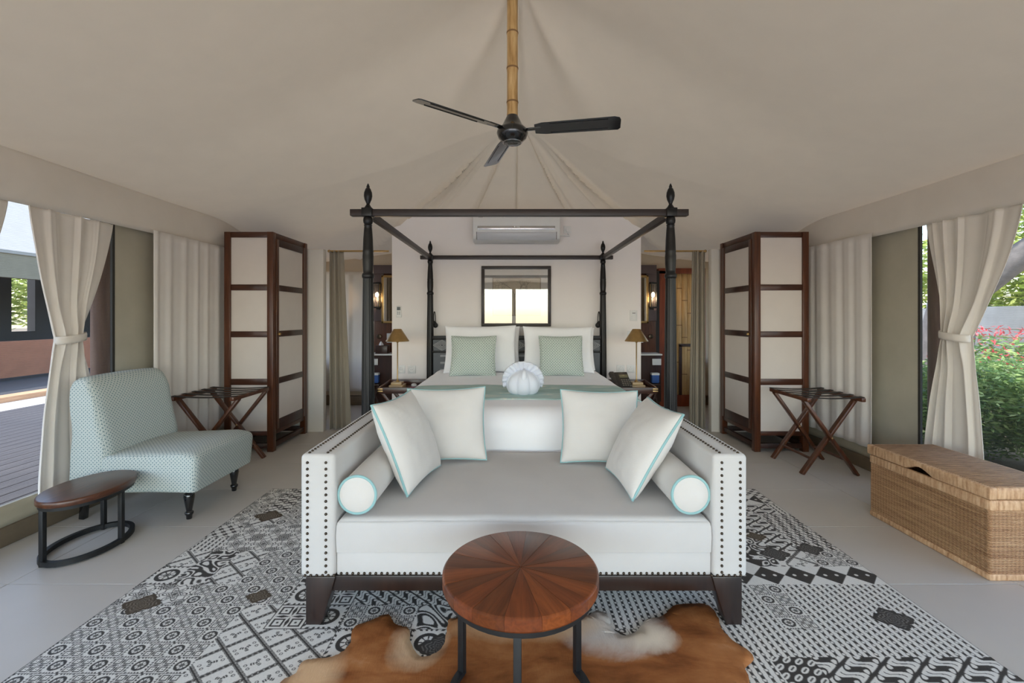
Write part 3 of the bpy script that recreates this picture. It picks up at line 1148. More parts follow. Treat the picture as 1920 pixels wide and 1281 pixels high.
def nails(pts, nrm, parent):
    m = MB()
    n = Vector(nrm)
    for p in pts:
        M = Matrix.Translation(Vector(p))
        m.ball((p[0], p[1], p[2]), .0062, 7, 4)
    m.build('nailhead_row', M_bronze, parent, kind='stuff', angle=180)


AW = .141
for (a, b) in ((SX0, SX0 + AW), (SX1 - AW, SX1)):
    arm = MB().box(a, b, SY0, SY1, .20, .70).build('arm', M_sofa, st_, bevel=.016, seg=3)
    inn = b if a == SX0 else a
    xo, xi = (a + .030, b - .036) if a == SX0 else (b - .030, a + .036)
    for x in (xo, xi):
        nails([(x, SY0 - .001, .222 + .0262 * k) for k in range(18)], (0, -1, 0), arm)
        nails([(x, SY0 + .02 + .0262 * k, .701) for k in range(34)], (0, 0, 1), arm)
ap = MB().box(SX0 + AW, SX1 - AW, SY0 + .015, SY1 - .02, .20, .296).build('apron', M_sofa, st_, bevel=.008)
nails([(SX0 + .02 + .0236 * k, SY0 + (-.001 if (k < 6 or k > 69) else .014), .209) for k in range(76)], (0, -1, 0), ap)


def seat(u, v):
    """upper half of the seat cushion"""
    return None


# seat cushion: boxed cushion with crowned top and soft edges
cx0, cx1, cy0, cy1 = SX0 + AW + .002, SX1 - AW - .002, SY0 + .012, SY1
n_u, n_v = 70, 44


def boxed(u, v):
    """superellipse-like wrap: top surface with rounded rim"""
    x = cx0 + (cx1 - cx0) * u
    y = cy0 + (cy1 - cy0) * v
    ex = min(u, 1 - u) * (cx1 - cx0)
    ey = min(v, 1 - v) * (cy1 - cy0)
    e = min(ex, ey)
    k = .028
    z = .432 - (k - math.sqrt(max(0, k * k - (k - min(e, k)) ** 2)))
    z += .016 * math.sin(PI * u) ** .7 * math.sin(PI * min(1, v * .9 + .05)) ** .7
    z += .003 * noise.noise((x * 5, y * 5, 2))
    return (x, y, z)


ue = [0, .002, .006, .012, .02] + [.03 + .94 * k / 46 for k in range(47)] + [.98, .988, .994, .998, 1]
ve = [0, .003, .009, .018, .03] + [.045 + .91 * k / 30 for k in range(31)] + [.97, .982, .991, .997, 1]
m = MB()
W = len(ue)
top = [boxed(u, v) for v in ve for u in ue]
m.add(top, [(j * W + i, j * W + i + 1, (j + 1) * W + i + 1, (j + 1) * W + i) for j in range(len(ve) - 1) for i in range(W - 1)])
edge = [i for i in range(W)] + [j * W + W - 1 for j in range(1, len(ve))] + [(len(ve) - 1) * W + i for i in range(W - 2, -1, -1)] + [j * W for j in range(len(ve) - 2, 0, -1)]
rim = [top[i] for i in edge]
nr = len(rim)
rows = [rim, [(p[0], p[1] - (.006 if p[1] < cy0 + .01 else 0), .36) for p in rim], [(p[0], p[1], .296) for p in rim]]
vs = [p for r in rows for p in r]
m.add(vs, [(r * nr + i, r * nr + (i + 1) % nr, (r + 1) * nr + (i + 1) % nr, (r + 1) * nr + i) for r in range(2) for i in range(nr)])
m.build('seat_cushion', M_sofa, st_, angle=60)
seam = [(p[0], p[1] - .002, p[2] - .001) for p in [boxed(u, .004) for u in ue[2:-2]]]
MB().tube(seam, .003, 5).build('cushion_welt', M_sofa, st_)
# dark wooden plinth and splayed legs
MB().box(SX0 + .03, SX1 - .03, SY0 + .012, SY0 + .06, .138, .20).build('front_rail', M_sofaleg, st_, bevel=.003)
MB().box(SX0 + .03, SX1 - .03, SY1 - .08, SY1 - .03, .138, .20).build('rear_rail', M_sofaleg, st_, bevel=.003)
for x in (SX0 + .03, SX1 - .07):
    MB().box(x, x + .04, SY0 + .05, SY1 - .05, .138, .20).build('side_rail', M_sofaleg, st_, bevel=.003)
for x, s_ in ((SX0 + .02, 1), (SX1 - .02, -1)):
    for y in (SY0 + .004, SY1 - .09):
        poly = [(x, y, .2), (x + s_ * .122, y, .2), (x + s_ * .105, y, .138), (x + s_ * .062, y, .004), (x, y, .004)]
        MB().prism(poly, (0, .07, 0)).build('leg', M_sofaleg, st_, bevel=.004)

# scatter cushions and bolsters
grp = 'cream cushions with teal piping on the settee'
S_ = .445


def posed(B1, T1, T2, label, w, h, t, seed):
    B1, T1, T2 = Vector(B1), Vector(T1), Vector(T2)
    up = T1 - B1
    rt = T2 - T1
    base = B1 + rt.normalized() * w / 2
    cushion('piped_cushion', base, rt, up, w, h, t, M_linen, label, 'cushion', grp, M_piping, .075, seed)


posed((-.475, 2.01, .452), (-.632, 2.08, .838), (-.552, 2.50, .838), 'cream cushion with teal piping leaning on the settee arm nearer the slipper chair', .43, .44, .17, 11)
posed((.525, 1.965, .452), (.740, 2.055, .812), (.712, 2.47, .812), 'cream cushion with teal piping leaning on the settee arm nearer the rattan chest', .43, .44, .17, 12)
cushion('piped_cushion', (-.375, 2.50, .452), (1, .06, .02), (.03, .34, 1), .455, .412, .15, M_linen, 'upright cream teal-piped cushion facing forward, on the slipper-chair side of the settee', 'cushion', grp, M_piping, .075, 13)
cushion('piped_cushion', (.482, 2.46, .452), (1, -.07, -.01), (.03, .34, 1), .44, .405, .15, M_linen, 'upright cream teal-piped cushion facing forward, on the rattan-chest side of the settee', 'cushion', grp, M_piping, .075, 14)


def bolster(x, label):
    r, z = .079, .525
    y0, y1 = 1.845, 2.36
    t = thing('bolster_cushion', (x, (y0 + y1) / 2, z - r), label, 'cushion', 'bolsters on the settee')
    Mx = Matrix.Translation((x, y0, z)) @ rotm('X', -PI / 2)
    L = y1 - y0
    MB().lathe([(0, -.012), (r * .5, -.009), (r * .88, .0), (r * .985, .006), (r, .02), (r * 1.02, L * .5), (r, L - .02), (r * .985, L - .006), (r * .88, L), (0, L + .012)], (0, 0, 0), 44, M=Mx).build('cover', M_linen, t, angle=70)
    for yy in (.004, L - .004):
        MB().tube([Mx @ Vector((r * .975 * math.cos(2 * PI * k / 44), r * .975 * math.sin(2 * PI * k / 44), yy)) for k in range(44)], .0058, 7, closed=True).build('piping', M_piping, t, angle=180)


bolster(-.643, 'round cream bolster with teal-piped end against the settee arm nearer the oval table')
bolster(.733, 'round cream bolster with teal-piped end against the settee arm nearer the rattan chest')

# ================================================================== ROUND TABLE
TCX, TCY, TR, TZ = .024, 1.45, .25, .45
ct = thing('coffee_table', (TCX, TCY, 0), 'round coffee table with wedge-laid wooden top and black iron legs on cowhide', 'table')
WOODS = [m_wood('teak_wedge_%s' % n, C(*a), C(*b), C(*c), .3, 'X', 5, .12) for n, a, b, c in
         (('amber', (92, 44, 18), (124, 63, 28), (150, 84, 42)), ('brown', (70, 33, 15), (95, 48, 23), (118, 66, 34)), ('russet', (80, 37, 17), (108, 53, 25), (132, 70, 36)))]
NW = 18
for k in range(NW):
    a0 = 2 * PI * k / NW + .06 * math.sin(k * 5.1)
    a1 = 2 * PI * (k + 1) / NW + .06 * math.sin((k + 1) * 5.1) if k < NW - 1 else 2 * PI
    if k == 0:
        a0 = 0
    q = 5
    e = .0004 / TR
    arc = [a0 + e + (a1 - a0 - 2 * e) * i / q for i in range(q + 1)]
    prof = [(TR - .004, TZ - .042), (TR, TZ - .036), (TR, TZ - .006), (TR - .004, TZ - .0015), (TR - .008, TZ + .0004 * (k % 2))]
    vs, fs = [], []
    mid = (a0 + a1) / 2
    c0 = (TCX + .002 * math.cos(mid), TCY + .002 * math.sin(mid))
    vs += [(c0[0], c0[1], prof[0][1]), (c0[0], c0[1], prof[-1][1])]
    for a in arc:
        for (r, z) in prof:
            vs.append((TCX + r * math.cos(a), TCY + r * math.sin(a), z))
    p = len(prof)
    for i in range(q):
        b = 2 + i * p
        fs.append((0, b + p, b))
        fs.append((1, b + p - 1, b + 2 * p - 1))
        for j in range(p - 1):
            fs.append((b + j, b + p + j, b + p + j + 1, b + j + 1))
    fs.append((0,) + tuple(2 + j for j in range(p)) + (1,))
    b = 2 + q * p
    fs.append((1,) + tuple(b + j for j in range(p - 1, -1, -1)) + (0,))
    # build around the wedge's own axis so that the grain runs along it
    R_ = rotm('Z', -mid)
    org = Vector((TCX, TCY, 0))
    w_ = MB()
    w_.add([R_ @ (Vector(v) - org) + org for v in vs], fs)
    o = w_.build('wood_wedge', WOODS[(k * 7 + k // 3) % 3], ct, angle=30)
    o.rotation_euler = (0, 0, mid)
m = MB()
ring = lambda r, z, n=48: [(TCX + r * math.cos(2 * PI * k / n), TCY + r * math.sin(2 * PI * k / n), z) for k in range(n)]
hoop = MB().lathe([(TR - .035, TZ - .062), (TR - .012, TZ - .062), (TR - .012, TZ - .042), (TR - .035, TZ - .042), (TR - .035, TZ - .062)], (TCX, TCY, 0), 48).build('top_hoop', M_black, ct, angle=50)
rl = TR - .022
for deg in (152, 267, 29):
    a = math.radians(deg)
    p = Vector((TCX + rl * math.cos(a), TCY + rl * math.sin(a), 0))
    MB().bar((p.x, p.y, .0145), (p.x, p.y, TZ - .06), .022, .022, (math.cos(a), math.sin(a), 0)).build('leg', M_black, ct, bevel=.002)
arc = MB()
pa = [math.radians(152 + (389 - 152) * k / 40) for k in range(41)]
vs, fs = [], []
for a in pa:
    for (r, z) in ((rl - .012, .0145), (rl + .012, .0145), (rl + .012, .034), (rl - .012, .034)):
        vs.append((TCX + r * math.cos(a), TCY + r * math.sin(a), z))
for i in range(40):
    for j in range(4):
        fs.append((i * 4 + j, i * 4 + (j + 1) % 4, i * 4 + 4 + (j + 1) % 4, i * 4 + 4 + j))
fs += [(3, 2, 1, 0), (160, 161, 162, 163)]
MB().add(vs, fs).build('foot_hoop', M_black, ct)

# ================================================================== OVAL SIDE TABLE
OX, OY, OZ = -2.335, 2.47, .335
ot = thing('side_table', (OX, OY, 0), 'small oval side table with dark wood top and black hoop base', 'table')
EA, EB, EROT = .245, .178, math.radians(6)


def ell(k, n, f=0.0, z=0.0):
    a = 2 * PI * k / n
    x, y = (EB + f) * math.cos(a), (EA + f) * math.sin(a)
    return (OX + x * math.cos(EROT) - y * math.sin(EROT), OY + x * math.sin(EROT) + y * math.cos(EROT), z)


def oval(prof, n=56):
    m = MB()
    vs, fs = [], []
    for (f, z) in prof:
        vs += [ell(k, n, f, z) for k in range(n)]
    for i in range(len(prof) - 1):
        for k in range(n):
            fs.append((i * n + k, i * n + (k + 1) % n, (i + 1) * n + (k + 1) % n, (i + 1) * n + k))
    return m.add(vs, fs), n, len(prof)


m, n, L = oval([(-.004, OZ - .032), (0, OZ - .027), (0, OZ - .006), (-.004, OZ - .001), (-.008, OZ)])
m.f += [tuple(range(n - 1, -1, -1)), tuple((L - 1) * n + k for k in range(n))]
m.build('table_top', M_walnut, ot, angle=40)
for (z0, z1, nm, f0, f1) in ((OZ - .05, OZ - .032, 'top_hoop', -.034, -.010), (.006, .030, 'foot_hoop', -.034, -.010)):
    m, n, L = oval([(f0, z0), (f1, z0), (f1, z1), (f0, z1), (f0, z0)])
    m.build(nm, M_black, ot, angle=50)
for deg in (248, 118, 2):
    p = ell(deg, 360, -.022)
    MB().bar((p[0], p[1], 0), (p[0], p[1], OZ - .045), .022, .022, (0, 1, 0)).build('leg', M_black, ot, bevel=.002)

# ================================================================== SLIPPER CHAIR
CY0, CY1 = 2.715, 3.325
ch = thing('slipper_chair', (-2.33, 3.02, 0), 'armless slipper chair in teal-and-cream woven fabric by the window curtain', 'chair')
# seat block with softly crowned top
def loft(secs, nring):
    m = MB()
    n = len(secs[0])
    vs = [p for s in secs for p in s]
    fs = []
    for i in range(len(secs) - 1):
        for k in range(n):
            fs.append((i * n + k, i * n + (k + 1) % n, (i + 1) * n + (k + 1) % n, (i + 1) * n + k))
    fs += [tuple(range(n - 1, -1, -1)), tuple((len(secs) - 1) * n + k for k in range(n))]
    return m.add(vs, fs)


def profile_block(prof, y0, y1, r=.03, bulge=.012, n=18):
    """prof: closed polygon in XZ; swept from y0 to y1 with rounded ends"""
    cx = sum(p[0] for p in prof) / len(prof)
    cz = sum(p[1] for p in prof) / len(prof)
    secs = []
    ts = [0, .12, .3, .6, 1]
    ys = [y0 + r * (1 - math.cos(t * PI / 2)) for t in ts] + [y0 + r + (y1 - y0 - 2 * r) * k / n for k in range(1, n)] + [y1 - r * (1 - math.cos(t * PI / 2)) for t in ts[::-1]]
    for i, y in enumerate(ys):
        e = min(y - y0, y1 - y)
        q = r - math.sqrt(max(0, r * r - (r - min(e, r)) ** 2))
        g = bulge * math.sin(PI * (y - y0) / (y1 - y0)) ** .6
        ring = []
        for (x, z) in prof:
            dx, dz = x - cx, z - cz
            L = math.hypot(dx, dz)
            f = (L - q) / L
            ring.append((cx + dx * f, y, cz + dz * f + (g if dz > .05 else 0)))
        secs.append(ring)
    return loft(secs, 0)


def roundpoly(pts, rad, k=6):
    out = []
    n = len(pts)
    for i in range(n):
        p0, p1, p2 = Vector(pts[i - 1]), Vector(pts[i]), Vector(pts[(i + 1) % n])
        r = min(rad[i], .46 * (p0 - p1).length, .46 * (p2 - p1).length)
        a = (p0 - p1).normalized() * r
        b = (p2 - p1).normalized() * r
        for j in range(k + 1):
            t = j / k
            out.append(tuple((p1 + a) * (1 - t) ** 2 + p1 * 2 * t * (1 - t) + (p2 + a * 0 + b - p2 + p1) * t ** 2))
    # subdivide long edges so the shading stays even
    res = []
    for i, p in enumerate(out):
        q = out[(i + 1) % len(out)]
        d = math.hypot(q[0] - p[0], q[1] - p[1])
        c = max(1, int(d / .05))
        for j in range(c):
            res.append((p[0] + (q[0] - p[0]) * j / c, p[1] + (q[1] - p[1]) * j / c))
    return res


seatp = roundpoly([(-2.51, .185), (-1.935, .185), (-1.915, .40), (-2.0, .425), (-2.51, .405)], [.01, .012, .05, .06, .02])
profile_block(seatp, CY0 - .003, CY1 + .003, .035, .022).build('seat', M_chairfab, ch, angle=60)
backp = roundpoly([(-2.70, .185), (-2.50, .185), (-2.46, .42), (-2.545, .80), (-2.60, .885), (-2.69, .878), (-2.705, .80)], [.01, .01, .05, .10, .06, .04, .06])
profile_block(backp, CY0, CY1, .05, .012).build('backrest', M_chairfab, ch, angle=60)


def turned_leg(x, y):
    return MB().lathe([(.014, 0), (.016, .004), (.017, .022), (.024, .034), (.024, .042), (.016, .05), (.019, .07), (.026, .11), (.030, .14), (.027, .158), (.020, .166), (.028, .172), (.030, .186)], (x, y, 0), 20)


for y in (2.795, 3.245):
    turned_leg(-2.02, y).build('leg', M_gloss, ch, angle=50)
    MB().bar((-2.68, y, 0), (-2.665, y, .19), .034, .034, (1, 0, 0)).build('leg', M_gloss, ch, bevel=.004)
# ================================================================== WARDROBES
def wardrobe(s, xf, xb, label):
    """xf: face towards the bed (door), xb: far side, s: +1 when xf < xb"""
    y0, y1, H = 4.17, 4.87, 2.052
    t = thing('wardrobe', ((xf + xb) / 2, (y0 + y1) / 2, 0), label, 'wardrobe', 'fabric-panelled wardrobes')
    lo = lambda a, b: (min(a, b), max(a, b))
    P = .056
    for x in (xf, xb - s * P):
        for y in (y0, y1 - P):
            MB().box(*lo(x, x + s * P), y, y + P, 0, H).build('post', M_mahog, t, bevel=.003)
    zr = [(.150, .190), (.622, .680), (1.068, 1.124), (1.506, 1.562), (2.0, H)]
    ax, bx = xf + s * P, xb - s * P
    for (za, zb) in zr:
        MB().box(*lo(ax, bx), y0 + .008, y0 + .04, za, zb).build('front_rail', M_mahog_h, t, bevel=.002)
    for (za, zb) in (zr[0], zr[4]):
        MB().box(*lo(ax, bx), y1 - .04, y1 - .008, za, zb).build('back_rail', M_mahog_h, t, bevel=.002)
        MB().box(*lo(xb - s * .04, xb - s * .01), y0 + P, y1 - P, za, zb).build('side_rail', M_mahog_h, t, bevel=.002)
        MB().box(*lo(xf + s * .008, xf + s * .04), y0 + P, y1 - P, za, zb).build('side_rail', M_mahog_h, t, bevel=.002)
    for k in range(4):
        za, zb = zr[k][1], zr[k + 1][0]
        MB().box(*lo(ax, bx), y0 + .018, y0 + .026, za, zb).build('fabric_panel', M_panelcloth, t)
        MB().box(*lo(xb - s * .02, xb - s * .028), y0 + P, y1 - P, za, zb + .06).build('fabric_panel', M_panelcloth, t)
    MB().box(*lo(ax, bx), y1 - .028, y1 - .02, .19, 2.0).build('back_panel', M_panelcloth, t)
    MB().box(*lo(xf + s * .02, xb - s * .02), y0 + .02, y1 - .02, H - .02, H - .004).build('top_board', M_mahog_h, t)
    MB().box(*lo(xf + s * .02, xb - s * .02), y0 + .03, y1 - .03, .155, .170).build('bottom_board', M_darkwood, t)
    # low stretchers
    for y in (y0 + .012, y1 - .045):
        MB().box(*lo(ax, bx), y, y + .03, .03, .075).build('stretcher', M_darkwood, t, bevel=.002)
    for x in (xf + s * .012, xb - s * .042):
        MB().box(*lo(x, x + s * .03), y0 + P, y1 - P, .03, .075).build('stretcher', M_darkwood, t, bevel=.002)
    # door on the bed side
    d0, d1 = y0 + P + .004, y1 - P - .004
    D = bpy.data.objects.new('door', None)
    COL.objects.link(D)
    D.parent = t
    D.location = (xf - (t.location.x), 0, 0)
    xa, xb2 = xf - s * .004, xf + s * .022
    for y in (d0, d1 - .045):
        MB().box(*lo(xa, xb2), y, y + .045, .196, 1.996).build('door_stile', M_mahog, D, bevel=.002)
    zd = [(.196, .285), (.622, .680), (1.068, 1.124), (1.506, 1.562), (1.93, 1.996)]
    for (za, zb) in zd:
        MB().box(*lo(xa + s * .002, xb2), d0 + .045, d1 - .045, za, zb).build('door_rail', M_darkwood, D, bevel=.002)
    for k in range(4):
        MB().box(*lo(xf + s * .006, xf + s * .014), d0 + .045, d1 - .045, zd[k][1], zd[k + 1][0]).build('door_panel', M_panelcloth, D)
    MB().ball((xf - s * .018, d0 + .024, 1.095), .014, 14, 10).lathe([(.008, 0), (.008, .016)], (0, 0, 0), 10, M=Matrix.Translation((xf - s * .004, d0 + .024, 1.095)) @ rotm('Y', -s * PI / 2)).build('knob', M_brass, D)


wardrobe(-1, -2.235, -2.69, 'tall mahogany-framed wardrobe with white fabric panels behind the slipper chair')
wardrobe(1, 2.25, 2.755, 'tall mahogany-framed wardrobe with white fabric panels near the rattan chest')


# ================================================================== LUGGAGE RACKS
def luggage_rack(x0, x1, y0, y1, label):
    t = thing('luggage_rack', ((x0 + x1) / 2, (y0 + y1) / 2, 0), label, 'luggage rack', 'folding luggage racks')
    H = .625
    for x in (x0, x1):
        MB().box(x - .017, x + .017, y0 - .07, y1 + .05, H - .032, H).build('top_rail', M_mahog, t, bevel=.006)
    for y, q in ((y0, 0), (y1, 0)):
        MB().bar((x0, y, H - .03), (x1, y, 0), .024, .044, (0, 1, 0)).build('leg', M_mahog, t, bevel=.004)
        MB().bar((x1, y + .028, H - .03), (x0, y + .028, 0), .024, .044, (0, 1, 0)).build('leg', M_mahog, t, bevel=.004)
    for k, f in ((0, .80), (1, .80)):
        xx = x0 + (x1 - x0) * f if k == 0 else x1 - (x1 - x0) * f
        zz = (H - .03) * (1 - f)
        MB().tube([(xx, y0 + .01, zz), (xx, y1 + .02, zz)], .011, 8).build('stretcher', M_mahog, t)
    n = 5
    for k in range(n):
        y = y0 - .035 + (y1 - y0 + .06) * k / (n - 1)
        MB().grid(10, 1, lambda u, v: (x0 - .019 + (x1 - x0 + .038) * u, y - .022 + .044 * v, H + .003 - .012 * math.sin(PI * u))).build('strap', M_webbing, t, solid=.004)
    # hinge bolt
    for y in (y0, y1):
        MB().lathe([(.012, 0), (.012, .006), (.006, .010)], (0, 0, 0), 12, M=Matrix.Translation(((x0 + x1) / 2, y - .013, (H - .03) / 2)) @ rotm('X', PI / 2)).build('bolt', M_brass, t)


luggage_rack(-2.69, -2.22, 3.60, 4.0, 'folding mahogany luggage rack with dark straps behind the slipper chair')
luggage_rack(2.31, 2.735, 3.56, 3.96, 'folding mahogany luggage rack with dark straps beyond the rattan chest')

# ================================================================== RATTAN CHEST
def m_rattan(name, ribs, c1, c2, c3):
    t = NT(name)
    tc = t.n('ShaderNodeTexCoord')
    w1 = t.n('ShaderNodeTexWave', bands_direction='Z', wave_profile='SIN')
    w1.inputs['Scale'].default_value = 46
    w1.inputs['Distortion'].default_value = 2.4
    w1.inputs['Detail'].default_value = 2
    w1.inputs['Detail Scale'].default_value = 3
    t.link(tc.outputs['Object'], w1.inputs[0])
    w2 = t.n('ShaderNodeTexWave', bands_direction='DIAGONAL' if ribs == 'D' else ribs)
    w2.inputs['Scale'].default_value = 16
    w2.inputs['Distortion'].default_value = 1.8
    w2.inputs['Detail'].default_value = 2
    t.link(tc.outputs['Object'], w2.inputs[0])
    mx = t.n('ShaderNodeMath', operation='MULTIPLY_ADD')
    t.link(w2.outputs[1], mx.inputs[0])
    mx.inputs[1].default_value = .22
    t.link(w1.outputs[1], mx.inputs[2])
    st = t.noise(t.coord(scale=(.8, .8, 26)), 4, 5, .65)
    ad = t.n('ShaderNodeMath', operation='MULTIPLY_ADD')
    t.link(st, ad.inputs[0])
    ad.inputs[1].default_value = 2.0
    t.link(mx.outputs[0], ad.inputs[2])
    dv = t.n('ShaderNodeMath', operation='MULTIPLY')
    t.link(ad.outputs[0], dv.inputs[0])
    dv.inputs[1].default_value = .34
    t.color(t.ramp(dv.outputs[0], [(.30, c1), (.5, c2), (.8, c3)]))
    t.set(.6, 0, .3)
    t.bump(mx.outputs[0], .9, .006)
    return t.m


RC = (C(112, 68, 42), C(192, 142, 102), C(236, 196, 156))
M_ratt_x = m_rattan('rattan_weave', 'Y', *RC)
M_ratt_y = m_rattan('rattan_weave_end', 'X', *RC)


def m_cane(name, axis_scale):
    t = NT(name)
    v = t.coord(scale=axis_scale)
    a = t.noise(v, 85, 2, .5)
    b = t.noise(t.coord(), 90, 3)
    mx = t.n('ShaderNodeMath', operation='MULTIPLY_ADD')
    t.link(b, mx.inputs[0])
    mx.inputs[1].default_value = .3
    t.link(a, mx.inputs[2])
    t.color(t.ramp(mx.outputs[0], [(.36, C(150, 110, 76)), (.58, C(190, 150, 114)), (.85, C(214, 178, 142))]))
    t.set(.5, 0, .35)
    t.bump(a, .6, .004)
    return t.m


M_cane = m_cane('wrapped_cane', (1, 1, .12))


def m_rattan_top():
    t = NT('rattan_lid_weave')
    v = t.coord(scale=(1.0, 5.5, 1))
    w1 = t.n('ShaderNodeTexWave', bands_direction='Y')
    w1.inputs['Scale'].default_value = 26
    w1.inputs['Distortion'].default_value = 2.2
    w1.inputs['Detail'].default_value = 2
    t.link(t.coord(), w1.inputs[0])
    st = t.noise(v, 14, 4, .65)
    mx = t.n('ShaderNodeMath', operation='MULTIPLY_ADD')
    t.link(st, mx.inputs[0])
    mx.inputs[1].default_value = 2.2
    t.link(w1.outputs[1], mx.inputs[2])
    dv = t.n('ShaderNodeMath', operation='MULTIPLY')
    t.link(mx.outputs[0], dv.inputs[0])
    dv.inputs[1].default_value = .36
    t.color(t.ramp(dv.outputs[0], [(.3, C(96, 66, 42)), (.56, C(160, 120, 84)), (.85, C(204, 164, 124))]))
    t.set(.55, 0, .35)
    t.bump(mx.outputs[0], .8, .006)
    return t.m


rx0, rx1, ry0, ry1 = 2.268, 2.675, 2.13, 2.855
rt = thing('rattan_chest', ((rx0 + rx1) / 2, (ry0 + ry1) / 2, 0), 'woven rattan storage chest with lid on the tiled floor by the right window', 'chest')
# body: four woven walls between cane borders
bt = .385
for (a, b, c, d, mt) in ((rx0 + .004, rx0 + .02, ry0 + .02, ry1 - .02, M_ratt_x), (rx1 - .02, rx1 - .004, ry0 + .02, ry1 - .02, M_ratt_x),
                         (rx0 + .02, rx1 - .02, ry0 + .004, ry0 + .02, M_ratt_y), (rx0 + .02, rx1 - .02, ry1 - .02, ry1 - .004, M_ratt_y)):
    MB().box(a, b, c, d, .02, bt - .02).build('woven_side', mt, rt)
for (z, h) in ((.0, .034), (bt - .052, .052)):
    for (a, b, c, d) in ((rx0, rx0 + .024, ry0 + .006, ry1 - .006), (rx1 - .024, rx1, ry0 + .006, ry1 - .006), (rx0 + .0015, rx1 - .0015, ry0, ry0 + .024), (rx0 + .0015, rx1 - .0015, ry1 - .024, ry1)):
        MB().box(a, b, c, d, z, z + h).build('cane_border', M_cane, rt, bevel=.009, seg=3)
for (x, y) in ((rx0, ry0), (rx1 - .03, ry0), (rx0, ry1 - .03), (rx1 - .03, ry1 - .03)):
    MB().box(x + .003, x + .027, y + .003, y + .027, .02, bt - .03).build('corner_post', M_ratt_x, rt, bevel=.012, seg=3)
MB().box(rx0 + .02, rx1 - .02, ry0 + .02, ry1 - .02, .02, .03).build('chest_bottom', M_ratt_x, rt)
# lid: woven top in a thick wrapped rim; the front rim arches over the hand hole
L0, L1 = bt + .004, .448
lid = MB().box(rx0 + .01, rx1 - .01, ry0 + .01, ry1 - .01, L1 - .022, L1 + .0015).build('lid', m_rattan_top(), rt, bevel=.004)
for (a, b, c, d) in ((rx1 - .036, rx1 + .008, ry0 - .008, ry1 + .008), (rx0 + .028, rx1 + .008, ry0 - .008, ry0 + .034), (rx0 + .028, rx1 + .008, ry1 - .034, ry1 + .008)):
    MB().box(a, b, c, d, L0, L1).build('lid_rim', M_cane, lid, bevel=.012, seg=3)
ym = 2.50
poly = [(rx0 - .008, ry0 - .008, L0), (rx0 - .008, ym - .085, L0)]
poly += [(rx0 - .008, ym - .085 + .17 * k / 16, L0 + .030 * math.sin(PI * k / 16) ** 1.2) for k in range(1, 16)]
poly += [(rx0 - .008, ym + .085, L0), (rx0 - .008, ry1 + .008, L0), (rx0 - .008, ry1 + .008, L1), (rx0 - .008, ry0 - .008, L1)]
MB().prism(poly, (.04, 0, 0)).build('lid_rim', M_cane, lid, bevel=.008, seg=2)

# ================================================================== CEILING FAN ON A BAMBOO POLE
M_bamboo = NT('bamboo_pole')
vb_ = M_bamboo.coord(scale=(1, 1, .12))
nb_ = M_bamboo.noise(vb_, 40, 4)
M_bamboo.color(M_bamboo.ramp(nb_, [(.3, C(150, 110, 62)), (.5, C(196, 156, 100)), (.72, C(222, 188, 134))]))
M_bamboo.set(.45, 0, .4)
M_bamboo.bump(nb_, .2, .003)
M_bamboo = M_bamboo.m
M_node = m_plain('bamboo_node', C(132, 96, 56), .6, var=.15)
FX, FY = -.004, 2.97
fan_t = thing('ceiling_fan', (FX, FY, 2.40), 'black three-blade ceiling fan hanging from a bamboo pole under the tent peak', 'fan')
pz = [2.585, 2.68, 2.905, 3.14, 3.38, 3.52]
pole = MB()
pr = []
for a, b in zip(pz[:-1], pz[1:]):
    pr += [(.0375, a + .006), (.0355, a + .03), (.0355, b - .03), (.0375, b - .006)]
pole.lathe(pr, (FX, FY, 0), 24)
po = pole.build('bamboo_pole', M_bamboo, fan_t, angle=80)
for z in pz[1:-1]:
    MB().lathe([(.036, z - .008), (.0395, z - .003), (.0395, z + .004), (.036, z + .008)], (FX, FY, 0), 24).build('bamboo_node', M_node, po)
MB().lathe([(.0, 2.405), (.03, 2.406), (.058, 2.413), (.066, 2.42), (.092, 2.445), (.104, 2.475), (.100, 2.495), (.082, 2.512), (.066, 2.53), (.054, 2.555), (.040, 2.583), (.034, 2.595), (0, 2.598)], (FX, FY, 0), 40).build('motor_housing', M_gloss, fan_t, angle=50)
MB().lathe([(.064, 2.4165), (.066, 2.414), (.060, 2.410), (.058, 2.4125)], (FX, FY, 0), 40).build('chrome_ring', M_chrome, fan_t)
for az in (math.atan2(-.43, -.555), math.atan2(-.121, .674), math.atan2(.68, -.182)):
    Mb = Matrix.Translation((FX, FY, 2.492)) @ rotm('Z', az)
    Mt = Mb @ rotm('X', math.radians(-16))
    outl = [(.15, -.045), (.20, -.058), (.66, -.064), (.692, -.052), (.70, -.03), (.70, .045), (.685, .06), (.22, .052), (.15, .04)]
    b = MB()
    b.prism([(x, y, -.003) for x, y in outl], (0, 0, .006), Mt)
    bl = b.build('blade', M_gloss, fan_t, bevel=.0015, seg=1)
    MB().box(.25, .62, -.048, -.044, -.0065, -.003, Mt).box(.25, .62, .036, .040, -.0065, -.003, Mt).build('blade_rib', M_gloss, bl, kind='stuff')
    MB().bar(Mb @ Vector((.07, 0, .0)), Mb @ Vector((.19, -.002, .004)), .045, .006).build('blade_arm', M_gloss, bl, bevel=.002)

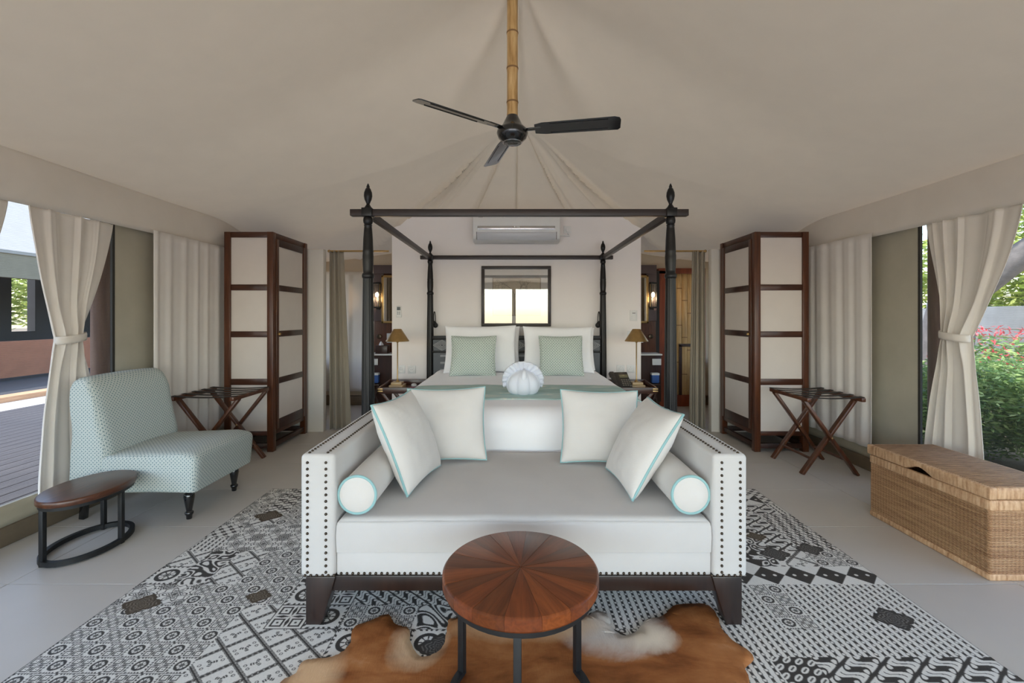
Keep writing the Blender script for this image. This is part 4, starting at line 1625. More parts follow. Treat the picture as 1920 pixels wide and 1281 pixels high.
# ================================================================== AIR CONDITIONER
ac = thing('air_conditioner', (.038, 5.08, 2.1), 'white split air conditioner mounted high on the wall above the picture', 'air conditioner')
ax0, ax1 = -.448, .524
prof = [(5.195, 2.10), (5.06, 2.095), (4.985, 2.12), (4.955, 2.17), (4.945, 2.30), (4.945, 2.40), (4.96, 2.43), (5.0, 2.446), (5.195, 2.45)]
vs = MB().prism([(ax0, y, z) for y, z in prof], (ax1 - ax0, 0, 0))
vs.build('casing', M_plastic, ac, bevel=.014, seg=3)
MB().box(ax0 + .055, ax1 - .06, 4.940, 4.947, 2.225, 2.262).build('trim_band', M_chrome, ac, bevel=.003)
M_louver = m_plain('louver_grey', C(196, 198, 204), .35, var=.01)
MB().prism([(ax0 + .05, 4.952, 2.198), (ax0 + .05, 4.948, 2.185), (ax0 + .05, 4.968, 2.135), (ax0 + .05, 4.983, 2.112), (ax0 + .05, 4.99, 2.116), (ax0 + .05, 4.96, 2.19)], (ax1 - ax0 - .10, 0, 0)).build('louver', M_louver, ac, bevel=.002)
for x in (ax0 + .043, ax1 - .045):
    MB().prism([(x, 4.951, 2.200), (x, 4.948, 2.185), (x, 4.966, 2.135), (x, 4.976, 2.118), (x, 4.99, 2.12), (x, 4.97, 2.2)], (.005, 0, 0)).build('louver_slot', M_darkplastic, ac)
MB().box(ax0 + .0, ax1 - .0, 5.19, 5.2, 2.44, 2.45).build('back_plate', M_plastic, ac)


def text(name, body, loc, rot, size, mat, parent, extr=.0006):
    cu = bpy.data.curves.new(name, 'FONT')
    cu.body = body
    cu.size = size
    cu.align_x = 'CENTER'
    cu.align_y = 'CENTER'
    cu.extrude = extr
    tmp = bpy.data.objects.new(name, cu)
    COL.objects.link(tmp)
    dg = bpy.context.evaluated_depsgraph_get()
    me = bpy.data.meshes.new_from_object(tmp.evaluated_get(dg))
    bpy.data.objects.remove(tmp)
    o = bpy.data.objects.new(name, me)
    me.materials.clear()
    me.materials.append(mat)
    o.parent = parent
    o.location = Vector(loc) - wloc(parent)
    o.rotation_euler = rot
    COL.objects.link(o)
    return o


M_mark = m_plain('grey_mark', C(120, 122, 128), .5)
M_white = m_plain('white_mark', C(245, 245, 245), .4)
# illegible small marks on the casing, built as plain dashes
for x, w in ((ax0 + .075, .012), (ax0 + .092, .012), (ax0 + .108, .010)):
    MB().box(x - w / 2, x + w / 2, 4.9435, 4.9455, 2.356, 2.366).build('printed_mark', M_mark, ac)
for x in (-.135, -.095, .065, .17, .20):
    MB().box(x - .008, x + .008, 4.9435, 4.9455, 2.354, 2.364).build('printed_mark', M_white, ac)
m_ = MB().ball((.018, 4.939, 2.252), (.008, .002, .008), 12, 8).build('printed_mark', M_white, ac)
for k in range(3):
    MB().box(.034 + k * .014, .045 + k * .014, 4.938, 4.9405, 2.247, 2.256).build('printed_mark', M_white, ac)
for k in range(4):
    MB().box(-.03 + k * .019, -.016 + k * .019, 4.982, 4.9845, 2.1155, 2.124).build('printed_mark', M_mark, ac)
MB().box(-.21, -.135, 4.982, 4.985, 2.113, 2.120).build('energy_label', m_plain('energy_yellow', C(196, 172, 60), .6), ac)


# ================================================================== WALL PLATES
def plate(name, x, z, w, h, label, cat, y=5.2, kind='socket', group=None):
    t = thing(name, (x, y, z - h / 2), label, cat, group)
    MB().box(x - w / 2, x + w / 2, y - .010, y, z - h / 2, z + h / 2).build('cover_plate', M_plastic, t, bevel=.003)
    if kind == 'socket':
        Mx = Matrix.Translation((x, y - .010, z)) @ rotm('X', PI / 2)
        MB().lathe([(w * .34, 0), (w * .34, .002), (w * .30, .002), (w * .285, .0005), (w * .1, .0005)], (0, 0, 0), 28, M=Mx).build('socket_well', M_plastic, t)
        for dx in (-.0095, .0095):
            MB().lathe([(.0032, .0), (.0032, .0012), (0, .0012)], (dx, 0, 0), 10, M=Matrix.Translation((x, y - .0095, z)) @ rotm('X', PI / 2)).build('pin_hole', M_mark, t)
        MB().box(x - .003, x + .003, y - .0115, y - .010, z + .018, z + .024).build('earth_clip', M_chrome, t)
    return t


plate('wall_socket', -1.297, .648, .092, .092, 'white wall socket nearer the bath doorway above the notepad nightstand', 'socket', group='sockets above the notepad nightstand')
plate('wall_socket', -1.173, .648, .092, .092, 'white wall socket nearer the bed above the notepad nightstand', 'socket', group='sockets above the notepad nightstand')
plate('wall_socket', 1.248, .655, .092, .092, 'white wall socket directly behind the desk telephone', 'socket', group='sockets above the telephone nightstand')
plate('wall_socket', 1.362, .655, .092, .092, 'white wall socket beside the lamp stem above the telephone nightstand', 'socket', group='sockets above the telephone nightstand')
t = plate('wall_plate', 1.368, 1.045, .088, .10, 'blank white wall plate just behind the lamp shade on the telephone side', 'switch', kind='blank')
t = plate('card_switch', 1.398, 1.272, .084, .124, 'white card-slot switch plate on the wall above the telephone nightstand', 'switch', kind='blank')
MB().box(1.372, 1.424, 5.184, 5.19, 1.226, 1.316).build('card_holder', M_plastic, t, bevel=.003)
MB().box(1.380, 1.416, 5.1825, 5.186, 1.298, 1.304).build('card_slot', M_darkplastic, t)
t = thing('air_conditioner_switch', (.632, 5.2, 2.23), 'small white isolator switch with cable stub beside the air conditioner', 'switch')
MB().box(.590, .672, 5.188, 5.2, 2.23, 2.312).build('cover_plate', M_plastic, t, bevel=.003)
MB().lathe([(.024, 0), (.022, .008), (.012, .010), (0, .010)], (0, 0, 0), 24, M=Matrix.Translation((.634, 5.188, 2.263)) @ rotm('X', PI / 2)).build('rotary_knob', M_plastic, t)
MB().tube([(.632, 5.192, 2.228), (.640, 5.192, 2.214), (.644, 5.192, 2.207)], .004, 6).build('cord', M_greyplastic, t)
MB().box(.528, .662, 5.185, 5.2, 2.192, 2.206).build('cable_duct', M_plastic, t, bevel=.002)
t = thing('remote_control', (-1.322, 5.2, 1.255), 'white air-conditioner remote in its wall holder above the lamp', 'remote control')
MB().box(-1.349, -1.295, 5.180, 5.196, 1.258, 1.385).build('body', M_plastic, t, bevel=.006)
MB().box(-1.342, -1.302, 5.1785, 5.181, 1.335, 1.372).build('display', m_plain('remote_display', C(88, 96, 98), .3), t, bevel=.002)
for r_ in range(3):
    for c_ in range(2):
        MB().box(-1.338 + c_ * .020, -1.326 + c_ * .020, 5.178, 5.181, 1.312 - r_ * .013, 1.319 - r_ * .013).build('button', M_mark, t)
MB().box(-1.352, -1.292, 5.176, 5.2, 1.252, 1.285).build('holder', M_plastic, t, bevel=.004)

# ================================================================== FRAMED PICTURE
pc = thing('framed_picture', (.036, 5.19, 1.15), 'black-framed glazed picture of bare branches on the wall over the bed', 'picture')
px0, px1, pz0, pz1 = -.365, .438, 1.148, 1.845
fw = .036
for (a, b, c, d) in ((px0, px1, pz0, pz0 + fw), (px0, px1, pz1 - fw, pz1), (px0, px0 + fw, pz0 + fw, pz1 - fw), (px1 - fw, px1, pz0 + fw, pz1 - fw)):
    MB().box(a, b, 5.162, 5.198, c, d).build('frame_bar', M_ebony_h, pc, bevel=.003)
M_mat = m_plain('picture_mount', C(214, 212, 210), .9, var=.01)
MB().box(px0 + fw, px1 - fw, 5.184, 5.196, pz0 + fw, pz1 - fw).build('mount', M_mat, pc)
ix0, ix1, iz0, iz1 = -.228, .312, 1.28, 1.70
MB().box(ix0, ix1, 5.182, 5.185, iz0, iz1).build('print', m_plain('ochre_print', C(186, 172, 146), .9, var=.1, vscale=8), pc)
for (a, b, c, d) in ((ix0 - .01, ix1 + .01, iz0 - .01, iz0), (ix0 - .01, ix1 + .01, iz1, iz1 + .01), (ix0 - .01, ix0, iz0, iz1), (ix1, ix1 + .01, iz0, iz1)):
    MB().box(a, b, 5.180, 5.186, c, d).build('inner_slip', m_plain('slip_brown', C(122, 104, 82), .6), pc)
M_ink = m_plain('branch_ink', C(58, 48, 42), .9)
br = MB()
rnd = random.Random(5)


def branch(p, a, L, d, w):
    if d == 0 or L < .012:
        return
    q = (p[0] + math.cos(a) * L, p[1] + math.sin(a) * L)
    if not (ix0 + .01 < q[0] < ix1 - .01 and iz0 < q[1] < iz1 - .008):
        return
    br.bar((p[0], 5.1815, p[1]), (q[0], 5.1815, q[1]), w, .001, (0, 1, 0))
    for k in range(2 if rnd.random() < .75 else 1):
        branch(q, a + rnd.uniform(-.95, .95), L * rnd.uniform(.68, .9), d - 1, w * .75)


branch((.02, 1.43), 1.6, .085, 9, .008)
branch((-.15, 1.47), 1.75, .06, 9, .006)
br.bar((.02, 5.1815, iz0), (.02, 5.1815, 1.43), .010, .001, (0, 1, 0))
branch((.17, 1.50), 1.5, .05, 8, .005)
br.build('branch_drawing', M_ink, pc, kind='stuff')
MB().box(px0 + fw, px1 - fw, 5.174, 5.177, pz0 + fw, pz1 - fw).build('glass', M_glass, pc)


# ================================================================== READING LAMPS
def reading_lamp(x, s, label):
    """s: direction from the bedpost towards the bed's middle"""
    t = thing('reading_lamp', (x, 5.19, 1.14), label, 'lamp', 'gooseneck reading lamps')
    MB().lathe([(.026, 0), (.026, .010), (.014, .016), (0, .017)], (0, 0, 0), 20, M=Matrix.Translation((x, 5.2, 1.185)) @ rotm('X', PI / 2)).build('wall_rose', M_black, t)
    pts = [(x, 5.185, 1.185), (x, 5.165, 1.19)]
    for k in range(15):
        a = PI * k / 14
        pts.append((x + s * (.004 + .026 * (1 - math.cos(a)) * .5), 5.16 - .03 * k / 14, 1.215 + .115 * math.sin(a) ** .8 - .025 * k / 14))
    MB().tube(pts, .0052, 8).build('gooseneck', M_black, t)
    e = pts[-1]
    MB().ball((e[0], e[1] - .004, e[2] - .028), (.031, .031, .030), 18, 12).lathe([(.010, .03), (.014, .0)], (e[0], e[1] - .002, e[2] - .018), 14).build('lamp_head', M_black, t)


reading_lamp(-.918, 1, 'black gooseneck reading lamp by the rear bedpost on the remote-control side')
reading_lamp(1.002, -1, 'black gooseneck reading lamp by the rear bedpost on the card-switch side')


# ================================================================== CURTAINS
def tied_curtain(X, s, y_top, w_top, y_tie, w_tie, z_tie, y_bot, w_bot, z_bot, label, nf=7, seed=0.0):
    t = thing('tied_curtain', (X, y_tie, z_bot), label, 'curtain', 'white tied-back tent curtains')
    zt = 1.90

    def f(u, v):
        z = zt + (z_bot - zt) * v
        if z > z_tie:
            k = (zt - z) / (zt - z_tie)
            e = k ** 1.7
            yc = y_top + (y_tie - y_top) * e
            w = w_top + (w_tie - w_top) * (k ** 1.25)
        else:
            k = (z_tie - z) / (z_tie - z_bot)
            e = 1 - (1 - k) ** 2.0
            yc = y_tie + (y_bot - y_tie) * e
            w = w_tie + (w_bot - w_tie) * (1 - (1 - k) ** 1.7)
        q = math.exp(-((z - z_tie) / .16) ** 2)
        amp = (.013 + .012 * q) * (.75 + .25 * v) * (.55 + .9 * (.5 + .5 * noise.noise((u * 2.3 + seed, z * .7, 1))))
        ph = 2 * PI * nf * u + seed + 2.2 * math.sin(3.7 * u + seed) + 1.1 * math.sin(8.3 * u + 2 * seed) + .7 * math.sin(1.6 * z + 4 * u)
        sn = math.sin(ph)
        dx = amp * (1.6 * abs(sn) ** .7 - .6 if sn > 0 else -.6 - .5 * abs(sn) ** 1.5) + .003 * math.sin(2.7 * ph + 1.3) * (1 - q) + .007 * noise.noise((u * 6, z * 3, seed))
        dx += .025 * q * math.sin(PI * u)
        yy = yc + w * (u - .5) + .012 * math.cos(ph) * (w / w_top)
        return (X - s * (.03 + dx), yy, z)

    MB().grid(150, 80, f).build('cloth', M_drape, t, angle=180, solid=.003)
    # tie-back band around the waist
    ring = []
    for k in range(40):
        a = 2 * PI * k / 40
        ring.append((X - s * (.045 + .046 * math.sin(a)), y_tie + (w_tie / 2 + .008) * math.cos(a)))
    m = MB()
    vs, fs = [], []
    for k, (x, y) in enumerate(ring):
        dz = .012 * math.cos(2 * PI * k / 40)
        for zz, o in ((-.024, 1.0), (-.012, 1.03), (.012, 1.03), (.024, 1.0)):
            vs.append((X - s * .045 + (x - X + s * .045) * o, y_tie + (y - y_tie) * o, z_tie + zz + dz))
    for k in range(40):
        for j in range(3):
            a, b = k * 4, ((k + 1) % 40) * 4
            fs.append((a + j, b + j, b + j + 1, a + j + 1))
    m.add(vs, fs).build('tie_band', M_drape, t, angle=180, solid=.004)
    return t


tied_curtain(-2.80, -1, 2.835, .545, 2.795, .155, 1.126, 2.83, .42, .20, 'white tied-back curtain hanging behind the slipper chair at the window', 4, .4)
tied_curtain(-2.80, -1, 2.165, .575, 2.15, .18, 1.13, 2.15, .42, .20, 'white tied-back curtain cut by the frame edge beyond the oval table', 4, 1.7)
tied_curtain(2.90, 1, 2.825, .575, 2.90, .165, 1.132, 2.945, .405, .20, 'white tied-back curtain at the window behind the rattan chest', 4, 2.9)


def hanging_curtain(name, mat, p0, p1, z0, z1, nf, amp, label, cat, group=None, seed=0.0, flare=0.0, nu=120, q=None):
    p0, p1 = Vector((p0[0], p0[1], 0)), Vector((p1[0], p1[1], 0))
    d = (p1 - p0)
    n = Vector((-d.y, d.x, 0)).normalized()

    def f(u, v):
        z = z1 + (z0 - z1) * v
        ph = 2 * PI * nf * u + seed + 2.4 * math.sin(4.3 * u + seed) + 1.2 * math.sin(9.7 * u + 2 * seed) + .3 * math.sin(1.4 * z + 3 * u)
        k = amp * (.7 + .5 * v) * (.5 + 1.0 * (.5 + .5 * noise.noise((u * 3 + seed, 0, 2))))
        uu = u + flare * v * (u - .5)
        if q:
            uu = u * (1 + q * v)
        p = p0 + d * uu + n * (k * math.sin(ph) + .3 * k * math.sin(2 * ph + 1))
        return (p.x, p.y, z)

    return MB().grid(nu, 30, f).build(name, mat, angle=180, solid=.003, label=label, cat=cat, group=group)


hanging_curtain('sheer_curtain', M_sheer, (-2.735, 3.41), (-2.74, 4.45), .205, 1.92, 8, .008, 'long white drawn curtain behind the luggage rack near the slipper chair', 'curtain', seed=.6)
hanging_curtain('sheer_curtain', M_sheer, (2.855, 3.57), (2.85, 4.50), .205, 1.93, 7, .008, 'long white drawn curtain behind the luggage rack near the rattan chest', 'curtain', seed=1.9)

# brass rods and taupe drapes closing off the bath strip
for (a, b, lab) in ((-2.06, -1.39, 'thin brass curtain rod over the bath doorway on the remote-control side'), (1.47, 2.155, 'thin brass curtain rod over the bath doorway on the card-switch side')):
    t = thing('curtain_rod', ((a + b) / 2, 5.02, 1.985), lab, 'curtain rod')
    MB().tube([(a, 5.02, 1.995), (b, 5.02, 1.995)], .0105, 12).build('rod', M_brass, t)
    e = b if a > 0 else a
    MB().ball((e, 5.02, 1.995), .017, 12, 8).build('rod_end', M_brass, t)
hanging_curtain('doorway_drape', M_greydrape, (-2.06, 5.02), (-1.90, 5.02), .005, 1.995, 4, .026, 'taupe floor-length drape at the bath doorway next to the wardrobe behind the slipper chair', 'curtain', seed=.2, q=.55)
hanging_curtain('doorway_drape', M_greydrape, (2.15, 5.02), (2.01, 5.02), .005, 1.995, 4, .026, 'taupe floor-length drape at the bath doorway next to the wardrobe near the rattan chest', 'curtain', seed=2.2, q=.25)

# ================================================================== BATH STRIP BEHIND THE BED
hanging_curtain('rear_curtain', M_drape, (-2.75, 6.36), (-1.93, 6.36), .20, 1.90, 5, .012, 'white curtain on the far canvas wall seen through the doorway beside the bed', 'curtain', seed=.9)
M_panelgrey = m_plain('vanity_frame_wood', C(92, 78, 80), .4, var=.08)


def vanity(s, xa, xb, lab):
    """xa outer edge (seen), xb inner edge hidden behind the bed wall"""
    lo = lambda a, b: (min(a, b), max(a, b))
    t = thing('vanity_unit', ((xa + xb) / 2, 6.2, 0), lab[0], 'vanity', None)
    MB().box(*lo(xa, xb), 6.22, 6.26, 0, 1.975).build('back_panel', M_redwood if False else M_mahog, t, bevel=.003)
    MB().box(*lo(xa, xb), 6.19, 6.22, 1.855, 1.975).build('top_board', M_panelgrey, t, bevel=.003)
    MB().box(*lo(xa, xa - s * .14), 6.19, 6.22, 1.2, 1.855).build('side_board', M_panelgrey, t, bevel=.003)
    MB().box(*lo(xa, xb), 5.95, 6.22, .745, .765).build('counter_top', M_plastic, t, bevel=.003)
    MB().box(*lo(xa, xb), 6.0, 6.22, .12, .745).build('cabinet', M_darkwood, t, bevel=.004)
    MB().box(*lo(xa - s * .18, xb), 6.21, 6.218, .90, 1.03).build('steel_strip', M_greyplastic, t)
    Mx = Matrix.Translation((xa - s * .07, 6.218, .985)) @ rotm('X', PI / 2)
    MB().lathe([(.032, 0), (.032, .01), (.018, .014), (0, .014)], (0, 0, 0), 20, M=Mx).build('hook_rose', M_bronze, t)
    # mirror, sconce: things of their own
    m = thing('vanity_mirror', ((xa + xb) / 2, 6.17, 1.17), lab[1], 'mirror')
    x0 = xa - s * .12
    for (a, b, c, d) in ((x0, xb, 1.80, 1.83), (x0, xb, 1.17, 1.20), (x0, x0 - s * .03, 1.17, 1.83)):
        MB().box(*lo(a, b), 6.155, 6.188, c, d).build('frame_bar', M_brass, m, bevel=.004)
    MB().box(*lo(x0 - s * .02, xb), 6.172, 6.180, 1.19, 1.81).build('mirror_glass', M_mirror, m)
    xc = xa - s * .072
    w = thing('wall_sconce', (xc, 6.12, 1.36), lab[2], 'lamp', 'glass lantern sconces')
    MB().box(xc - .028, xc + .028, 6.165, 6.19, 1.36, 1.74).build('back_plate', M_black, w, bevel=.003)
    for zz in (1.375, 1.705):
        MB().box(xc - .045, xc + .045, 6.075, 6.165, zz, zz + .022).build('cap_plate', M_black, w, bevel=.003)
    for dx in (-.040, .040):
        for yy in (6.080, 6.158):
            MB().box(xc + dx - .005, xc + dx + .005, yy - .005, yy + .005, 1.397, 1.705).build('corner_bar', M_black, w)
    for dx in (-.040, .040):
        MB().box(xc + dx - .001, xc + dx + .001, 6.085, 6.155, 1.397, 1.705).build('glass_pane', M_glass, w)
    MB().box(xc - .035, xc + .035, 6.079, 6.081, 1.397, 1.705).build('glass_pane', M_glass, w)
    MB().ball((xc, 6.12, 1.56), (.022, .022, .034), 14, 10).build('bulb', m_emit('sconce_bulb_%d' % (s + 1), (1, .72, .42, 1), 14), w)
    l = bpy.data.lights.new('sconce_light', 'POINT')
    l.energy = 2.2
    l.color = (1, .68, .40)
    l.shadow_soft_size = .03
    o = bpy.data.objects.new('sconce_light', l)
    o.parent = w
    o.location = Vector((xc, 6.115, 1.50)) - w.location
    COL.objects.link(o)
    plate('wall_socket', xa - s * .062, .655, .12, .085, lab[3], 'socket', y=6.0, kind='blank')
    pch = thing('toiletry_pouch', (xa - s * .10, 5.93, .34), lab[4], 'bag')
    xq = xa - s * .10
    MB().box(xq - .05, xq + .05, 5.915, 5.995, .38, .50).build('pouch_body', m_plain('pouch_blue', C(52, 92, 160), .6), pch, bevel=.015)
    MB().box(xq - .052, xq + .052, 5.912, 5.996, .485, .515).build('pouch_flap', M_plastic, pch, bevel=.008)
    # wire cradle that carries it
    MB().bar((xq - .06, 5.95, .36), (xq + .06, 5.95, .36), .09, .02).build('cradle', M_darkwood, pch, bevel=.003)
    MB().bar((xq - .08, 5.94, .0), (xq + .05, 5.94, .36), .02, .02, (0, 1, 0)).build('cradle_leg', M_darkwood, pch)
    MB().bar((xq + .08, 5.96, .0), (xq - .05, 5.96, .36), .02, .02, (0, 1, 0)).build('cradle_leg', M_darkwood, pch)


vanity(-1, -1.93, -.5, ('dark wooden vanity behind the doorway on the remote-control side', 'brass-framed mirror over the vanity on the remote-control side of the bed',
                        'lit glass lantern sconce by the vanity mirror on the remote-control side', 'white double socket under the counter of the vanity on the remote-control side',
                        'blue-and-white pouch on a dark cradle below the vanity on the remote-control side'))
vanity(1, 1.985, .6, ('dark wooden vanity behind the doorway on the card-switch side', 'brass-framed mirror over the vanity on the card-switch side of the bed',
                      'lit glass lantern sconce by the vanity mirror on the card-switch side', 'white double socket under the counter of the vanity on the card-switch side',
                      'blue-and-white pouch on a dark cradle below the vanity on the card-switch side'))
tb = thing('tissue_box', (-1.76, 6.05, .765), 'dark tissue box with white tissue on the vanity counter', 'box')
MB().box(-1.84, -1.68, 5.98, 6.12, .765, .875).build('box_body', M_darkwood, tb, bevel=.004)
MB().lathe([(.03, 0), (.024, .02), (.010, .045), (.0, .055)], (-1.78, 6.04, .875), 10, lambda a, r, z: r * (1 + .3 * math.sin(3 * a))).build('tissue', M_towel, tb)

# bamboo-panelled door on the card-switch side
d_ = MB()
d_.box(2.045, 2.155, 6.28, 6.38, 0, 1.905)
d_.box(2.60, 2.70, 6.28, 6.38, 0, 1.905)
d_.box(2.045, 2.70, 6.28, 6.38, 1.865, 1.94)
do = d_.build('door_1', M_redwood, kind='structure')
MB().box(2.155, 2.60, 6.30, 6.36, .0, .16).build('door_rail', M_redwood, do, bevel=.003)
MB().box(2.335, 2.375, 6.295, 6.36, .16, .86).build('door_stile', M_darkwood, do)
MB().box(2.335, 2.60, 6.295, 6.36, .84, .88).build('door_rail', M_darkwood, do)
M_split = m_wood('split_bamboo', C(150, 112, 66), C(186, 148, 94), C(208, 174, 120), .5, 'Z', 3, 0)
for k in range(6):
    x0 = 2.158 + k * .074
    sl = MB().box(x0, x0 + .071, 6.315 - .006 * (k % 2), 6.33, .16, 1.865).build('bamboo_slat', M_split, do, bevel=.004)
    for q in range(3):
        z = .45 + .52 * q + .17 * ((k * 5) % 3)
        if z < 1.82:
            MB().box(x0, x0 + .071, 6.306 - .006 * (k % 2), 6.315, z - .006, z + .006).build('bamboo_node', M_node, sl)
MB().box(1.99, 2.04, 6.24, 6.38, 0, 1.9).build('trim_5', m_plain('dark_jamb', C(34, 30, 29), .7), kind='structure')

# ================================================================== PATTERNED RUG
def rug_image(ppm=560):
    W, H = 3.52, 3.87
    w, h = int(W * ppm), int(H * ppm)
    yy, xx = np.mgrid[0:h, 0:w].astype(np.float32)
    xx /= ppm
    yy /= ppm
    D = np.zeros((h, w), np.float32)      # 0 light ground, 1 dark figure
    T = np.zeros((h, w), np.float32)      # brown tint of the medallions

    def wheel(u, v):
        x, y = u - .5, v - .5
        r, a = np.hypot(x, y), np.arctan2(y, x)
        o = (r < .34) & (r > .23)
        o |= (r <= .23) & (np.abs(np.sin(4 * a)) < .35 + .0 * r) & (r > .05)
        o |= r < .05
        o |= (r <= .10) & (r > .075)
        o |= (np.maximum(np.abs(x), np.abs(y)) > .42) & (np.sin(a * 22) > .25)
        o |= np.maximum(np.abs(x), np.abs(y)) > .478
        return o

    def fours(u, v):
        x, y = np.abs(u - .5), np.abs(v - .5)
        q = np.maximum(np.abs(x - .25), np.abs(y - .25))
        o = (q < .165) & (q > .115)
        o |= (q < .035)
        o |= ((np.abs(x) / .05 + np.abs(y - .23) / .2) < 1) | ((np.abs(y) / .05 + np.abs(x - .23) / .2) < 1)
        o |= np.maximum(x, y) > .478
        return o

    def checker_wheels(x, y, s):
        u, v = x / s, y / s
        k = (np.floor(u) + np.floor(v)) % 2
        fu, fv = u - np.floor(u), v - np.floor(v)
        return np.where(k == 0, wheel(fu, fv), fours(fu, fv))

    def squares(x, y, s):
        u, v = x / s, y / s
        a = u - np.floor(u) - .5
        row = np.floor(u)
        vv = v + .5 * (row % 2)
        b = vv - np.floor(vv) - .5
        o = (np.abs(a) < .18) & (np.abs(b + .15 * a) < .25)
        o |= (np.abs(np.hypot(a, np.abs(b) - .5) - .24) < .03)
        return o

    def kawung(x, y, s):
        u, v = (x + y) / s / 1.414, (x - y) / s / 1.414
        a, b = u - np.floor(u) - .5, v - np.floor(v) - .5
        r = np.hypot(np.abs(a) - .5, np.abs(b) - .5)
        o = (np.hypot(a, b) < .26) & (r > .44)
        o |= np.abs(r - .40) < .025
        return o

    def parang(x, y, s, sl=.6):
        u = (x * math.cos(sl) + y * math.sin(sl)) / s
        v = (-x * math.sin(sl) + y * math.cos(sl)) / s
        b = v - np.floor(v) - .5
        uu = u + .22 * np.sin(2 * np.pi * b) + .5 * (np.floor(v) % 2)
        a = uu - np.floor(uu) - .5
        half = .24 + .19 * np.abs(2 * b) ** 2.2 * (np.abs(b) < .43)
        bone = (np.abs(a + .10 * b) < half) & (np.abs(b) < .44)
        drop = np.hypot(np.abs(a) - .5, (np.abs(b) - .28) * 1.1) < .13
        return ~(bone | drop) | ((np.abs(a + .10 * b) < .022) & (np.abs(b) < .33))

    def ovals(x, y, s):
        u, v = (x * .8 + y * .6) / s, (-x * .6 + y * .8) / (s * .55)
        v2 = v + .0
        uu = u + .5 * (np.floor(v2) % 2)
        a, b = uu - np.floor(uu) - .5, v2 - np.floor(v2) - .5
        o = ~((a / .40) ** 2 + (b / .36) ** 2 < 1)
        o |= (np.abs(b) < .07) & (np.abs(a) < .22)
        return o

    def lattice(x, y, s):
        u, v = (x + y * 1.15) / s, (x - y * 1.15) / s
        a, b = np.abs(u - np.floor(u) - .5), np.abs(v - np.floor(v) - .5)
        m = np.maximum(a, b)
        o = (m > .455)
        bead = (np.sin(u * 2 * np.pi * 6) > .55) & (np.sin(v * 2 * np.pi * 6) > -1)
        o &= ~((m > .47) & (m < .49) & bead)
        o |= (np.abs(m - .435) < .008)
        fu, fv = u - np.floor(u) - .5, v - np.floor(v) - .5
        rr, an = np.hypot(fu, fv), np.arctan2(fv, fu)
        leaf = (rr < .20 * (.55 + .45 * np.sin(3 * an + np.floor(u) * 2 + np.floor(v)))) & (np.sin(rr * 90) > -.3)
        o |= leaf
        o |= np.abs(np.hypot(np.abs(fu) - .30, np.abs(fv) - .10) - .045) < .010
        return o

    def flower(x, y, s):
        u, v = x / s, y / s
        a, b = u - np.floor(u) - .5, v - np.floor(v) - .5
        r, an = np.hypot(a, b), np.arctan2(b, a)
        p = .26 + .10 * np.cos(6 * an)
        o = np.abs(r - p) < .022
        o |= (r < p * .72) & (np.sin(r * 80 + 3 * np.sin(6 * an)) > .1)
        o |= r < .04
        c = np.hypot(np.abs(a) - .5, np.abs(b) - .5)
        o |= (c < .26) & (np.sin(c * 70 + 2.5 * np.sin(8 * np.arctan2(np.abs(b) - .5, np.abs(a) - .5))) > -.2)
        o |= (np.abs(r - .43 - .035 * np.cos(12 * an)) < .014)
        return o

    def clouds(x, y, s):
        f = np.sin(x / s * 6 + 2.2 * np.sin(y / s * 5 + 1.3 * np.sin(x / s * 3))) + np.sin(y / s * 7 + 2.0 * np.sin(x / s * 4.3))
        g = np.sin(f * 3.6 + x / s * 3)
        return (g > -.25) & ~(np.abs(g) < .07)

    def tri(x, y, s):
        u, v = x / s, y / s
        a, b = u - np.floor(u) - .5, v - np.floor(v) - .5
        o = np.where(np.abs(a) > np.abs(b), 1, 0) == 1
        hole = np.hypot(np.abs(a) - .32, b) < .06
        return o & ~hole

    def chev(x, y, s):
        u, v = x / s, (y + np.abs((x / s) % 2 - 1) * s * .9) / s
        a, b = u - np.floor(u), v * 2 - np.floor(v * 2)
        o = (np.abs(a - .5) < .05)
        o |= (np.abs(b - .5) < .16) & (np.sin(x / s * 40) > -.2) & (np.abs(a - .5) > .1)
        return o

    def dots(x, y, s):
        u, v = x / s, y / s
        vv = v + .5 * (np.floor(u) % 2)
        a, b = u - np.floor(u) - .5, vv - np.floor(vv) - .5
        return (np.abs(a) + np.abs(b) < .36) & ~(np.abs(a) + np.abs(b) < .12)

    pats = [lambda x, y: checker_wheels(x, y, .075), lambda x, y: squares(x, y, .030), lambda x, y: parang(x, y, .085), lambda x, y: kawung(x, y, .045),
            lambda x, y: lattice(x, y, .165), lambda x, y: flower(x, y, .15), lambda x, y: clouds(x, y, .14), lambda x, y: checker_wheels(x, y, .15),
            lambda x, y: ovals(x, y, .055), lambda x, y: tri(x, y, .15), lambda x, y: chev(x, y, .09), lambda x, y: dots(x, y, .030), lambda x, y: parang(x, y, .062, -.7)]
    wts = np.array([14, 17, 11, 8, 11, 13, 10, 6, 6, 1, 5, 8, 6], float)
    wts /= wts.sum()
    gxn, gyn = int(round(W / .15)) + 1, int(round(H / .15)) + 1
    pr_ = np.random.default_rng(21)
    cell = pr_.choice(len(pats), size=(gyn, gxn), p=wts)
    # merge into larger patches as the print has
    for _ in range(150):
        j, i = pr_.integers(0, gyn - 1), pr_.integers(0, gxn - 1)
        a, b = pr_.integers(2, 5), pr_.integers(2, 4)
        cell[j:j + b, i:i + a] = pr_.choice(len(pats), p=wts)
